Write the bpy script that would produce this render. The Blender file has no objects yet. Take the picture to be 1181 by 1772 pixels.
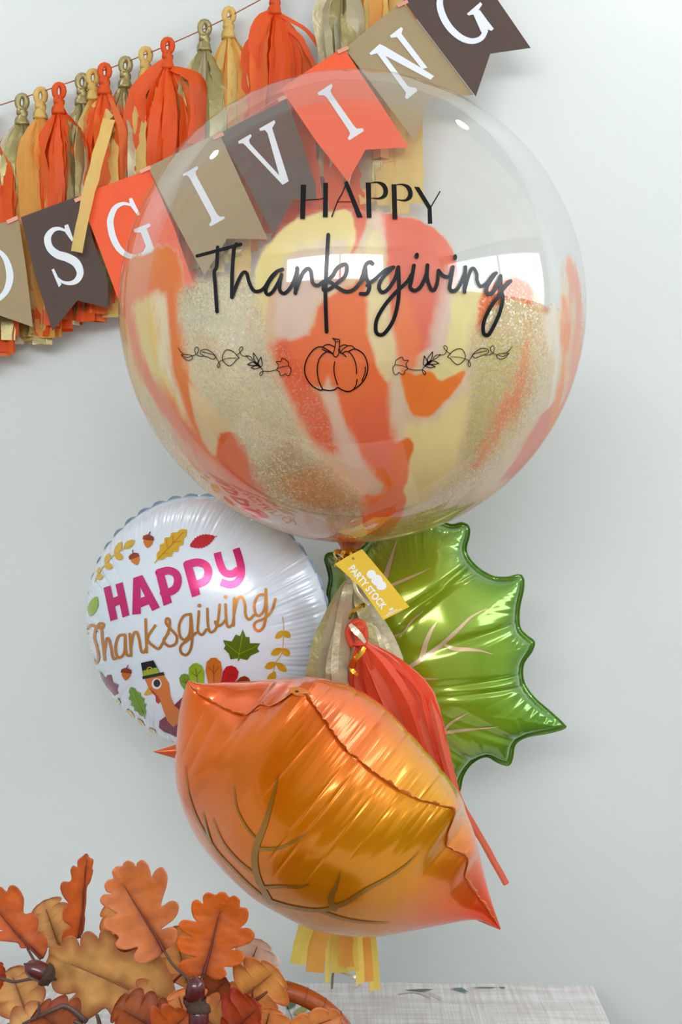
import bpy, bmesh, math, random
import numpy as np
from mathutils import Vector, Matrix
from mathutils.bvhtree import BVHTree
from mathutils.geometry import delaunay_2d_cdt

scene = bpy.context.scene
C = scene.collection
rnd = random.Random(7)

# ------------------------------------------------------------------ camera
F = 2139.0                       # focal length in pixels of the 1181 x 1772 frame
CAMZ = 1.42
cam_data = bpy.data.cameras.new('camera')
cam_data.sensor_fit = 'VERTICAL'
cam_data.sensor_height = 36.0
cam_data.lens = 36.0 * F / 1772.0
cam_data.clip_start = 0.02
cam = bpy.data.objects.new('camera', cam_data)
cam.location = (0, 0, CAMZ)
cam.rotation_euler = (math.pi / 2, 0, 0)
C.objects.link(cam)
scene.camera = cam

# ------------------------------------------------------------------ world, light, exposure
world = bpy.data.worlds.new('world')
scene.world = world
world.use_nodes = True
wbg = world.node_tree.nodes['Background']
wbg.inputs[0].default_value = (0.80, 0.90, 1.0, 1)
wbg.inputs[1].default_value = 1.0

def area_light(name, loc, rot, sx, sy, power, col=(1, 1, 1), shape='RECTANGLE'):
    d = bpy.data.lights.new(name, 'AREA')
    d.shape = shape
    d.size = sx
    if shape == 'RECTANGLE':
        d.size_y = sy
    d.energy = power
    d.color = col
    o = bpy.data.objects.new(name, d)
    o.location = loc
    o.rotation_euler = rot
    C.objects.link(o)
    return o

WX = 2.30                        # right wall
# daylight just outside the glass of the two windows
area_light('daylight_right', (WX + 0.13, 0.32, 2.12), (0, math.pi / 2, 0), 0.72, 2.9, 41, (0.91, 0.96, 1.0))
area_light('daylight_front', (-0.45, -1.43, 2.20), (math.pi / 2, 0, 0), 2.3, 0.62, 54, (0.91, 0.96, 1.0))

scene.view_settings.view_transform = 'Standard'
scene.view_settings.look = 'None'
scene.view_settings.exposure = -0.08
scene.view_settings.gamma = 1.0
scene.view_settings.use_curve_mapping = False
scene.cycles.transparent_max_bounces = 24
scene.cycles.max_bounces = 8
scene.cycles.diffuse_bounces = 4
scene.cycles.caustics_reflective = False
scene.cycles.caustics_refractive = False
scene.cycles.sample_clamp_indirect = 6.0

# ------------------------------------------------------------------ helpers
def lin(c):
    r = []
    for v in c[:3]:
        v = v / 255.0
        r.append(v / 12.92 if v <= 0.04045 else ((v + 0.055) / 1.055) ** 2.4)
    return tuple(r)

def P(px, py, d):
    return Vector(((px - 590.5) / F * d, d, CAMZ - (py - 886.0) / F * d))

def obj(name, verts, faces, material=None, parent=None, smooth=True, colors=None, attrs=None):
    me = bpy.data.meshes.new(name)
    if isinstance(verts, np.ndarray):
        verts = verts.tolist()
    if isinstance(faces, np.ndarray):
        faces = faces.tolist()
    me.from_pydata([tuple(v) for v in verts], [], faces)
    if smooth:
        me.polygons.foreach_set('use_smooth', [True] * len(me.polygons))
    if colors is not None:
        a = me.color_attributes.new('Col', 'FLOAT_COLOR', 'POINT')
        a.data.foreach_set('color', np.asarray(colors, dtype=np.float32).ravel())
    if attrs:
        for k, v in attrs.items():
            a = me.attributes.new(k, 'FLOAT', 'POINT')
            a.data.foreach_set('value', np.asarray(v, dtype=np.float32).ravel())
    if material:
        me.materials.append(material)
    me.update()
    o = bpy.data.objects.new(name, me)
    C.objects.link(o)
    if parent:
        o.parent = parent
        o.matrix_parent_inverse = parent.matrix_basis.inverted()
    return o

def empty(name, loc):
    o = bpy.data.objects.new(name, None)
    o.location = loc
    o.empty_display_size = 0.02
    C.objects.link(o)
    return o

def tag(o, label, cat, group=None, kind=None):
    o['label'] = label
    o['category'] = cat
    if group:
        o['group'] = group
    if kind:
        o['kind'] = kind
    return o

def box_vf(x0, x1, y0, y1, z0, z1):
    v = [(x0, y0, z0), (x1, y0, z0), (x1, y1, z0), (x0, y1, z0), (x0, y0, z1), (x1, y0, z1), (x1, y1, z1), (x0, y1, z1)]
    f = [(0, 3, 2, 1), (4, 5, 6, 7), (0, 1, 5, 4), (1, 2, 6, 5), (2, 3, 7, 6), (3, 0, 4, 7)]
    return v, f

def merge(parts):
    V, Fc = [], []
    for v, f in parts:
        b = len(V)
        V += [tuple(x) for x in v]
        Fc += [tuple(i + b for i in q) for q in f]
    return V, Fc

def box(name, x0, x1, y0, y1, z0, z1, material, parent=None, bevel=0.0):
    v, f = box_vf(x0, x1, y0, y1, z0, z1)
    o = obj(name, v, f, material, parent, smooth=False)
    if bevel:
        m = o.modifiers.new('bevel', 'BEVEL')
        m.width = bevel
        m.segments = 2
    return o

def catmull(pts, n=8):
    pts = [np.array(p, dtype=float) for p in pts]
    if len(pts) < 3:
        return np.array([pts[0] + (pts[-1] - pts[0]) * i / n for i in range(n + 1)])
    ext = [2 * pts[0] - pts[1]] + pts + [2 * pts[-1] - pts[-2]]
    out = []
    for i in range(1, len(ext) - 2):
        p0, p1, p2, p3 = ext[i - 1], ext[i], ext[i + 1], ext[i + 2]
        for k in range(n):
            t = k / n
            out.append(0.5 * ((2 * p1) + (-p0 + p2) * t + (2 * p0 - 5 * p1 + 4 * p2 - p3) * t * t + (-p0 + 3 * p1 - 3 * p2 + p3) * t ** 3))
    out.append(pts[-1])
    return np.array(out)

def tube_vf(path, radii, nseg=10, lobes=0, lobe_amp=0.0, twist=0.0, closed=False):
    path = np.array([tuple(p) for p in path], dtype=float)
    n = len(path)
    if np.isscalar(radii):
        radii = [radii] * n
    V, Fc = [], []
    up = np.array([0.13, -0.9, 0.41])
    for i in range(n):
        a = path[(i - 1) % n] if (closed or i > 0) else path[0]
        b = path[(i + 1) % n] if (closed or i < n - 1) else path[-1]
        t = b - a
        t /= (np.linalg.norm(t) + 1e-12)
        s = np.cross(t, up)
        s /= (np.linalg.norm(s) + 1e-9)
        u = np.cross(s, t)
        up = u
        for k in range(nseg):
            an = 2 * math.pi * k / nseg
            r = radii[i] * (1 + lobe_amp * math.cos(lobes * an + twist * i))
            V.append(tuple(path[i] + (s * math.cos(an) + u * math.sin(an)) * r))
    m = n if closed else n - 1
    for i in range(m):
        j = (i + 1) % n
        for k in range(nseg):
            l = (k + 1) % nseg
            Fc.append((i * nseg + k, i * nseg + l, j * nseg + l, j * nseg + k))
    if not closed:
        Fc.append(tuple(range(nseg))[::-1])
        Fc.append(tuple((n - 1) * nseg + k for k in range(nseg)))
    return V, Fc

def grid_faces(nu, nv, wrap_u=False):
    Fc = []
    for i in range(nu if wrap_u else nu - 1):
        for j in range(nv - 1):
            a = i * nv + j
            b = ((i + 1) % nu) * nv + j
            Fc.append((a, b, b + 1, a + 1))
    return Fc

# ---- materials
def new_mat(name):
    m = bpy.data.materials.new(name)
    m.use_nodes = True
    nt = m.node_tree
    b = nt.nodes['Principled BSDF']
    return m, nt, b

def mat(name, rgb, rough=0.5, metal=0.0, noise=0.0, nscale=40.0, bump=0.0, bscale=200.0, coat=0.0, transl=0.0, sheen=0.0, spec=0.5, stretch=None):
    m, nt, b = new_mat(name)
    L = nt.links
    c = lin(rgb)
    b.inputs['Roughness'].default_value = rough
    b.inputs['Metallic'].default_value = metal
    b.inputs['Coat Weight'].default_value = coat
    b.inputs['Coat Roughness'].default_value = 0.12
    b.inputs['Specular IOR Level'].default_value = spec
    b.inputs['Base Color'].default_value = (*c, 1)
    tc = nt.nodes.new('ShaderNodeTexCoord')
    src = tc.outputs['Object']
    if stretch:
        mp = nt.nodes.new('ShaderNodeMapping')
        mp.inputs['Scale'].default_value = stretch
        L.new(src, mp.inputs['Vector'])
        src = mp.outputs['Vector']
    if noise:
        n = nt.nodes.new('ShaderNodeTexNoise')
        n.inputs['Scale'].default_value = nscale
        n.inputs['Detail'].default_value = 5
        L.new(src, n.inputs['Vector'])
        mx = nt.nodes.new('ShaderNodeMix')
        mx.data_type = 'RGBA'
        mx.inputs[6].default_value = (*[v * (1 - noise) for v in c], 1)
        mx.inputs[7].default_value = (*[min(1, v * (1 + noise)) for v in c], 1)
        L.new(n.outputs['Fac'], mx.inputs[0])
        L.new(mx.outputs[2], b.inputs['Base Color'])
    if bump:
        n2 = nt.nodes.new('ShaderNodeTexNoise')
        n2.inputs['Scale'].default_value = bscale
        n2.inputs['Detail'].default_value = 4
        L.new(src, n2.inputs['Vector'])
        bp = nt.nodes.new('ShaderNodeBump')
        bp.inputs['Strength'].default_value = bump
        bp.inputs['Distance'].default_value = 0.002
        L.new(n2.outputs['Fac'], bp.inputs['Height'])
        L.new(bp.outputs['Normal'], b.inputs['Normal'])
    if transl:
        t = nt.nodes.new('ShaderNodeBsdfTranslucent')
        t.inputs[0].default_value = (*c, 1)
        ms = nt.nodes.new('ShaderNodeMixShader')
        ms.inputs[0].default_value = transl
        out = nt.nodes['Material Output']
        L.new(b.outputs[0], ms.inputs[1])
        L.new(t.outputs[0], ms.inputs[2])
        L.new(ms.outputs[0], out.inputs[0])
    return m

def mat_vcol(name, rough=0.4, metal=0.0, coat=0.0, transl=0.0, noise=0.0, nscale=60.0, bump=0.0, bscale=300.0, spec=0.5, bdist=0.002):
    m, nt, b = new_mat(name)
    L = nt.links
    a = nt.nodes.new('ShaderNodeAttribute')
    a.attribute_name = 'Col'
    b.inputs['Roughness'].default_value = rough
    b.inputs['Metallic'].default_value = metal
    b.inputs['Coat Weight'].default_value = coat
    b.inputs['Coat Roughness'].default_value = 0.06
    b.inputs['Specular IOR Level'].default_value = spec
    col = a.outputs['Color']
    tc = nt.nodes.new('ShaderNodeTexCoord')
    if noise:
        n = nt.nodes.new('ShaderNodeTexNoise')
        n.inputs['Scale'].default_value = nscale
        n.inputs['Detail'].default_value = 6
        L.new(tc.outputs['Object'], n.inputs['Vector'])
        mr = nt.nodes.new('ShaderNodeMapRange')
        mr.inputs[1].default_value = 0.3
        mr.inputs[2].default_value = 0.7
        mr.inputs[3].default_value = 1 - noise
        mr.inputs[4].default_value = 1 + noise * 0.5
        L.new(n.outputs['Fac'], mr.inputs[0])
        vm = nt.nodes.new('ShaderNodeVectorMath')
        vm.operation = 'SCALE'
        L.new(col, vm.inputs[0])
        L.new(mr.outputs[0], vm.inputs['Scale'])
        col = vm.outputs[0]
    L.new(col, b.inputs['Base Color'])
    if bump:
        n2 = nt.nodes.new('ShaderNodeTexNoise')
        n2.inputs['Scale'].default_value = bscale
        L.new(tc.outputs['Object'], n2.inputs['Vector'])
        bp = nt.nodes.new('ShaderNodeBump')
        bp.inputs['Strength'].default_value = bump
        bp.inputs['Distance'].default_value = bdist
        L.new(n2.outputs['Fac'], bp.inputs['Height'])
        L.new(bp.outputs['Normal'], b.inputs['Normal'])
    if transl:
        t = nt.nodes.new('ShaderNodeBsdfTranslucent')
        L.new(col, t.inputs[0])
        ms = nt.nodes.new('ShaderNodeMixShader')
        ms.inputs[0].default_value = transl
        L.new(b.outputs[0], ms.inputs[1])
        L.new(t.outputs[0], ms.inputs[2])
        L.new(ms.outputs[0], nt.nodes['Material Output'].inputs[0])
    return m

# ---- printed shapes: flat outlines in frame pixels, laid onto the surface they are printed on
CAMV = Vector((0, 0, CAMZ))
class BVHSurf:
    def __init__(self, verts, faces):
        self.t = BVHTree.FromPolygons([tuple(v) for v in verts], [tuple(f) for f in faces])
        self.last = None
    def cast(self, px, py):
        d = Vector(((px - 590.5) / F, 1.0, -(py - 886.0) / F)).normalized()
        h = self.t.ray_cast(CAMV, d)
        if h[0] is None:
            if self.last is not None:
                q = self.t.find_nearest(CAMV + d * self.last)
                n = q[1] if q[1].dot(d) < 0 else -q[1]
                return q[0], n
            q = self.t.find_nearest(CAMV + d * 1.5)
            return q[0], -d
        self.last = h[3]
        n = h[1] if h[1].dot(d) < 0 else -h[1]
        return h[0], n
class PlaneSurf:
    def __init__(self, p, n):
        self.p, self.n = Vector(p), Vector(n).normalized()
    def cast(self, px, py):
        d = Vector(((px - 590.5) / F, 1.0, -(py - 886.0) / F))
        k = (self.p - CAMV).dot(self.n) / d.dot(self.n)
        n = self.n if self.n.dot(d) < 0 else -self.n
        return CAMV + d * k, n
class SphereSurf:
    def __init__(self, c, r):
        self.c, self.r = Vector(c), r
    def cast(self, px, py):
        d = Vector(((px - 590.5) / F, 1.0, -(py - 886.0) / F)).normalized()
        oc = CAMV - self.c
        b = oc.dot(d)
        q = b * b - (oc.dot(oc) - self.r ** 2)
        k = -b - math.sqrt(max(q, 0))
        p = CAMV + d * k
        n = (p - self.c).normalized()
        return self.c + n * self.r, n

def stroke2d(pts, widths, n=6, cap=True):
    """ribbon along a curve, in pixels -> 2D verts + faces"""
    pts = np.array(pts, dtype=float)
    if np.isscalar(widths):
        widths = [widths] * len(pts)
    full = np.column_stack([pts, np.interp(np.linspace(0, 1, len(pts)), np.linspace(0, 1, len(widths)), widths)])
    c = catmull(full, n)
    p, w = c[:, :2], np.maximum(c[:, 2], 0.3)
    t = np.gradient(p, axis=0)
    t /= (np.linalg.norm(t, axis=1)[:, None] + 1e-9)
    s = np.column_stack([-t[:, 1], t[:, 0]])
    V, Fc = [], []
    for i in range(len(p)):
        for k in (-0.5, 0, 0.5):
            V.append(tuple(p[i] + s[i] * w[i] * k))
    for i in range(len(p) - 1):
        for k in range(2):
            Fc.append((i * 3 + k, i * 3 + k + 1, i * 3 + k + 4, i * 3 + k + 3))
    if cap:
        for (i, sg) in ((0, -1), (len(p) - 1, 1)):
            b = len(V)
            V.append(tuple(p[i]))
            for k in range(7):
                a = math.pi * k / 6 - math.pi / 2
                V.append(tuple(p[i] + (t[i] * sg * math.cos(a) + s[i] * math.sin(a)) * w[i] * 0.5))
            for k in range(6):
                Fc.append((b, b + 1 + k, b + 2 + k))
    return V, Fc

def poly2d(pts, step=6.0, smooth=0):
    """filled outline in pixels, filled with a fine grid so that it can bend over a surface"""
    if smooth:
        pts = catmull(list(pts) + [pts[0]], smooth)[:-1]
    pts = np.array(pts, dtype=float)
    out = []
    for i in range(len(pts)):
        a, b = pts[i], pts[(i + 1) % len(pts)]
        m = max(1, int(np.linalg.norm(b - a) / step))
        for k in range(m):
            out.append(a + (b - a) * k / m)
    o = np.array(out)
    x0, y0 = o.min(0)
    x1, y1 = o.max(0)
    gx, gy = np.meshgrid(np.arange(x0 + step * .5, x1, step), np.arange(y0 + step * .5, y1, step))
    g = np.column_stack([gx.ravel(), gy.ravel()])
    if len(g):
        d = poly_sdf(g, pts)
        g = g[d < -step * 0.45]
    allp = [Vector(q) for q in o] + [Vector(q) for q in g]
    r = delaunay_2d_cdt(allp, [], [list(range(len(o)))], 1, 1e-6)
    return [tuple(v) for v in r[0]], [tuple(f) for f in r[2]]

def ell2d(cx, cy, rx, ry, n=18, rot=0.0):
    c, s = math.cos(rot), math.sin(rot)
    return [(cx + rx * math.cos(a) * c - ry * math.sin(a) * s, cy + rx * math.cos(a) * s + ry * math.sin(a) * c) for a in [2 * math.pi * k / n for k in range(n)]]

def poly_sdf(pts, poly):
    """signed distance (negative inside) of pts (N,2) to polygon"""
    pts = np.asarray(pts, dtype=float)
    poly = np.asarray(poly, dtype=float)
    d = np.full(len(pts), 1e18)
    ins = np.zeros(len(pts), dtype=bool)
    n = len(poly)
    for i in range(n):
        a, b = poly[i], poly[(i + 1) % n]
        e = b - a
        w = pts - a
        t = np.clip((w @ e) / (e @ e + 1e-12), 0, 1)
        q = w - t[:, None] * e
        d = np.minimum(d, (q * q).sum(1))
        cnd = ((a[1] <= pts[:, 1]) & (b[1] > pts[:, 1])) | ((b[1] <= pts[:, 1]) & (a[1] > pts[:, 1]))
        with np.errstate(divide='ignore', invalid='ignore'):
            xi = a[0] + (pts[:, 1] - a[1]) / (b[1] - a[1] + 1e-15) * e[0]
        ins ^= cnd & (pts[:, 0] < xi)
    d = np.sqrt(d)
    return np.where(ins, -d, d)

def lay(surf, pieces, off):
    """lay 2D pieces onto a surface -> 3D verts + faces facing the viewer"""
    V, Fc = [], []
    for ip, (v2, f2) in enumerate(pieces):
        b = len(V)
        for (x, y) in v2:
            p, n = surf.cast(x, y)
            V.append(tuple(p + n * (off + 0.00003 * ip)))
        for f in f2:
            a = np.array([v2[i] for i in f])
            area = 0.0
            for i in range(len(a)):
                x0, y0 = a[i]
                x1, y1 = a[(i + 1) % len(a)]
                area += x0 * y1 - x1 * y0
            idx = tuple(b + i for i in f)
            Fc.append(idx if area < 0 else idx[::-1])
    return V, Fc

def Zm(x0, y0, s):
    return lambda pts: [(x0 + p[0] * s, y0 + p[1] * s) for p in pts]

def poisson_height(poly, n=150, iters=2600):
    """puffed height over an outline; returns sampler"""
    poly = np.asarray(poly)
    x0, y0 = poly.min(0)
    x1, y1 = poly.max(0)
    h = max(x1 - x0, y1 - y0) / n
    nx, ny = int((x1 - x0) / h) + 5, int((y1 - y0) / h) + 5
    gx = x0 - 2 * h + np.arange(nx) * h
    gy = y0 - 2 * h + np.arange(ny) * h
    X, Y = np.meshgrid(gx, gy, indexing='ij')
    ins = (poly_sdf(np.column_stack([X.ravel(), Y.ravel()]), poly) < 0).reshape(nx, ny)
    u = np.zeros((nx, ny))
    for _ in range(iters):
        u[1:-1, 1:-1] = np.where(ins[1:-1, 1:-1], 0.25 * (u[2:, 1:-1] + u[:-2, 1:-1] + u[1:-1, 2:] + u[1:-1, :-2] + h * h), 0)
    def samp(p):
        fx = np.clip((p[:, 0] - gx[0]) / h, 0, nx - 1.001)
        fy = np.clip((p[:, 1] - gy[0]) / h, 0, ny - 1.001)
        i, j = fx.astype(int), fy.astype(int)
        a, b = fx - i, fy - j
        return u[i, j] * (1 - a) * (1 - b) + u[i + 1, j] * a * (1 - b) + u[i, j + 1] * (1 - a) * b + u[i + 1, j + 1] * a * b
    return samp

def noise1(n, seed, knots, closed=False):
    """smooth random curve sampled at n points"""
    r = np.random.RandomState(seed)
    k = r.uniform(-1, 1, knots)
    if closed:
        k[-1] = k[0]
    x = np.linspace(0, knots - 1, n)
    i = np.minimum(x.astype(int), knots - 2)
    t = x - i
    t = t * t * (3 - 2 * t)
    return k[i] * (1 - t) + k[i + 1] * t

def sstep(a, b, x):
    t = np.clip((x - a) / (b - a), 0, 1)
    return t * t * (3 - 2 * t)
# ------------------------------------------------------------------ the room
WALLY = 1.90
ZC = 2.62
M_wall = mat('wall_paint', (229, 233, 231), 0.75, noise=0.015, nscale=3, bump=0.05, bscale=350)
M_ceil = mat('ceiling_paint', (240, 241, 238), 0.85)
M_floor = mat('floor_vinyl', (96, 74, 56), 0.45, noise=0.18, nscale=12, stretch=(1, 12, 1))  # unseen floor, tone darkened to cut light bounced onto the wall
M_trim = mat('white_trim', (238, 238, 234), 0.4)

def struct(o, label, cat):
    return tag(o, label, cat, kind='structure')

struct(box('wall_back', -2.3, WX + 0.1, WALLY, WALLY + 0.1, 0, ZC, M_wall), 'plain off-white painted wall behind the balloons', 'wall')
struct(box('wall_left', -2.4, -2.3, -1.4, WALLY + 0.1, 0, ZC, M_wall), 'plain off-white wall at the left of the room', 'wall')
struct(box('floor', -2.4, WX + 0.1, -1.4, WALLY + 0.1, -0.06, 0, M_floor), 'wooden floor of the room, darkened to cut bounced light', 'floor')
struct(box('ceiling', -2.4, WX + 0.1, -1.4, WALLY + 0.1, ZC, ZC + 0.06, M_ceil), 'white flat ceiling of the room', 'ceiling')
# right wall with its window opening
wy0, wy1, wz0, wz1 = -1.13, 1.77, 1.76, 2.48
v, f = merge([box_vf(WX, WX + 0.1, -1.4, wy0, 0, ZC), box_vf(WX, WX + 0.1, wy1, WALLY, 0, ZC),
              box_vf(WX, WX + 0.1, wy0, wy1, 0, wz0), box_vf(WX, WX + 0.1, wy0, wy1, wz1, ZC)])
struct(obj('wall_right', v, f, M_wall, smooth=False), 'off-white wall with a wide window at the right', 'wall')
fx0, fx1, fz0, fz1 = -1.60, 0.70, 1.89, 2.51
v, f = merge([box_vf(-2.4, fx0, -1.4, -1.3, 0, ZC), box_vf(fx1, WX + 0.1, -1.4, -1.3, 0, ZC),
              box_vf(fx0, fx1, -1.4, -1.3, 0, fz0), box_vf(fx0, fx1, -1.4, -1.3, fz1, ZC)])
struct(obj('wall_front', v, f, M_wall, smooth=False), 'off-white wall with a window behind the viewer', 'wall')
struct(box('baseboard_back', -2.3, WX, WALLY - 0.014, WALLY, 0, 0.09, M_trim, bevel=0.003), 'white baseboard along the foot of the back wall', 'baseboard')

# thin window glass
M_glass, nt, b = new_mat('window_glass')
nt.nodes.remove(b)
tr = nt.nodes.new('ShaderNodeBsdfTransparent')
gl = nt.nodes.new('ShaderNodeBsdfGlossy')
gl.inputs['Roughness'].default_value = 0.02
ms = nt.nodes.new('ShaderNodeMixShader')
ms.inputs[0].default_value = 0.04
nt.links.new(tr.outputs[0], ms.inputs[1])
nt.links.new(gl.outputs[0], ms.inputs[2])
nt.links.new(ms.outputs[0], nt.nodes['Material Output'].inputs[0])

def window(name, label, a0, a1, z0, z1, axis, pos):
    def bx(nm, u0, u1, d0, d1, q0, q1, m, par):
        if axis == 'x':
            return box(nm, pos + d0, pos + d1, u0, u1, q0, q1, m, par)
        return box(nm, u0, u1, pos - d1, pos - d0, q0, q1, m, par)
    c = (pos, (a0 + a1) / 2, z0) if axis == 'x' else ((a0 + a1) / 2, pos, z0)
    w = empty(name, c)
    struct(w, label, 'window')
    for (u0, u1, q0, q1) in ((a0, a1, z0, z0 + 0.035), (a0, a1, z1 - 0.035, z1), (a0, a0 + 0.035, z0 + 0.035, z1 - 0.035), (a1 - 0.035, a1, z0 + 0.035, z1 - 0.035)):
        bx('window_frame', u0, u1, 0.03, 0.07, q0, q1, M_trim, w)
    m = (a0 * 0.42 + a1 * 0.58)
    bx('mullion', m - 0.015, m + 0.015, 0.03, 0.07, z0 + 0.035, z1 - 0.035, M_trim, w)
    bx('pane', a0 + 0.035, m - 0.015, 0.048, 0.052, z0 + 0.035, z1 - 0.035, M_glass, w)
    bx('pane', m + 0.015, a1 - 0.035, 0.048, 0.052, z0 + 0.035, z1 - 0.035, M_glass, w)
    bx('window_sill', a0 - 0.04, a1 + 0.04, -0.06, 0.03, z0 - 0.03, z0 - 0.001, M_trim, w)
window('window_1', 'wide white-framed window in the right wall', wy0, wy1, wz0, wz1, 'x', WX)
window('window_2', 'white-framed window in the wall behind the viewer', fx0, fx1, fz0, fz1, 'y', -1.3)

# two ceiling downlights
M_lamp = mat('downlight_lens', (255, 252, 240), 0.3)
bl = M_lamp.node_tree.nodes['Principled BSDF']
bl.inputs['Emission Color'].default_value = (1, 0.97, 0.9, 1)
bl.inputs['Emission Strength'].default_value = 45
def downlight(x, y, label):
    e = empty('ceiling_downlight', (x, y, ZC))
    tag(e, label, 'light', 'recessed ceiling downlights')
    n = 32
    V, Fc = [], []
    for (r, z) in ((0.062, 0.0), (0.062, -0.006), (0.044, -0.008), (0.04, -0.001)):
        for k in range(n):
            a = 2 * math.pi * k / n
            V.append((x + r * math.cos(a), y + r * math.sin(a), ZC + z))
    for i in range(3):
        for k in range(n):
            Fc.append((i * n + k, i * n + (k + 1) % n, (i + 1) * n + (k + 1) % n, (i + 1) * n + k))
    obj('trim_ring', V, Fc, M_trim, e)
    V = [(x, y, ZC - 0.0045)] + [(x + 0.042 * math.cos(2 * math.pi * k / n), y + 0.042 * math.sin(2 * math.pi * k / n), ZC - 0.003) for k in range(n)]
    obj('lens', V, [(0, 1 + (k + 1) % n, 1 + k) for k in range(n)], M_lamp, e)
    area_light('downlight_beam', (x, y, ZC - 0.012), (0, 0, 0), 0.07, 0, 0.7, (1, 0.97, 0.92), 'DISK')
downlight(0.56, 1.66, 'recessed ceiling downlight to the right of the balloons')
downlight(-0.80, 1.62, 'recessed ceiling downlight to the left of the balloons')

# ------------------------------------------------------------------ paper strips and tassels
M_orange = mat('orange_tissue', (252, 96, 26), 0.55, noise=0.12, nscale=60, bump=0.7, bscale=75, transl=0.25)
M_orange_lit = mat('orange_tissue_lit', (253, 118, 48), 0.55, noise=0.12, nscale=60, bump=0.7, bscale=75, transl=0.25)  # same orange tissue, paler tint paints in the shading between strips
M_coral_lit = mat('coral_tissue_lit', (255, 122, 92), 0.5, noise=0.1, nscale=50, bump=0.6, bscale=70, transl=0.25)  # same coral tissue, paler tint stands for brighter faces where sheets don't overlap
M_yellow = mat('yellow_tissue', (250, 212, 124), 0.55, noise=0.12, nscale=60, bump=0.7, bscale=75, transl=0.3)
M_apricot = mat('apricot_tissue', (252, 176, 84), 0.55, noise=0.12, nscale=60, bump=0.7, bscale=75, transl=0.3)
M_gold = mat('gold_paper', (170, 156, 104), 0.38, metal=0.45, noise=0.15, nscale=50, bump=0.8, bscale=70)
M_golds = mat('champagne_paper', (198, 184, 150), 0.38, metal=0.4, noise=0.12, nscale=50, bump=0.8, bscale=70)
M_coral = mat('coral_tissue', (255, 92, 56), 0.5, noise=0.1, nscale=50, bump=0.6, bscale=70, transl=0.25)
M_lemon = mat('lemon_tissue', (246, 214, 104), 0.55, noise=0.12, nscale=50, bump=0.6, bscale=70, transl=0.3)

srnd = random.Random(21)
def strip(path, widths, material, parent, twist=(0.0,), fold=0.15, name='strip', n=4):
    """a ribbon of paper; path of (px, py, depth); width in pixels"""
    pts = [tuple(P(*q)) for q in path]
    dm = sum(q[2] for q in path) / len(path)
    w = np.interp(np.linspace(0, 1, len(pts)), np.linspace(0, 1, len(widths)), widths) * dm / F
    tw = np.interp(np.linspace(0, 1, len(pts)), np.linspace(0, 1, len(twist)), twist)
    c = catmull(np.column_stack([np.array(pts), w, tw]), max(2, n - 1) if name == 'strip' or name == 'loose_strip' else n)
    p = c[:, :3]
    crease = srnd.uniform(-0.45, 0.45)
    t = np.gradient(p, axis=0)
    t /= (np.linalg.norm(t, axis=1)[:, None] + 1e-9)
    V = []
    for i in range(len(p)):
        s = np.cross(t[i], (0, 1, 0))
        s /= (np.linalg.norm(s) + 1e-9)
        b = np.cross(s, t[i])
        a = c[i, 4]
        sd = s * math.cos(a) + b * math.sin(a)
        nn = np.cross(t[i], sd)
        hw = max(c[i, 3], 0.0004) * 0.5
        jt = hw * 0.10
        jm = srnd.uniform(-jt, jt) * 1.5
        for k, fo in ((-1, 0), (crease, 1), (crease, 1), (1, 0)):
            V.append(tuple(p[i] + sd * (hw * k + (srnd.uniform(-jt, jt) if not fo else 0)) + nn * (hw * fold * fo + (srnd.uniform(-jt, jt) if not fo else jm))))
    Fc = [(i * 4 + k, i * 4 + 4 + k, i * 4 + 5 + k, i * 4 + 1 + k) for i in range(len(p) - 1) for k in (0, 2)]
    o = obj(name, V, Fc, material, parent)
    return o

def loop_head(px, py, d, h, material, parent, name, rw=5.0, rx=7.6):
    """twisted paper loop over the string, running down into a knot (px, py = top of the loop)"""
    pts = []
    for k in range(13):
        a = math.pi * 2 * (k / 12) + math.pi * 1.5
        pts.append(P(px + rx * math.cos(a), py + h * 0.30 - h * 0.30 * math.sin(a) * 1.0 + 0, d + 0.004 * math.sin(a * 0.5)))
    s = d / F
    v1 = tube_vf(pts, [rw * s] * len(pts), 10, 4, 0.22, 0.7)
    neck = [P(px, py + h * 0.52, d), P(px - 1, py + h * 0.7, d), P(px + 1, py + h * 0.85, d), P(px, py + h * 1.0, d), P(px, py + h * 1.3, d)]
    v2 = tube_vf(catmull([tuple(q) for q in neck], 4), [rw * s * q for q in np.interp(np.linspace(0, 1, 17), [0, .25, .6, 1], [1.2, 1.9, 1.5, 2.6])], 12, 5, 0.2, 0.5)
    v, f = merge([v1, v2])
    return obj(name, v, f, material, parent)

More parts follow.
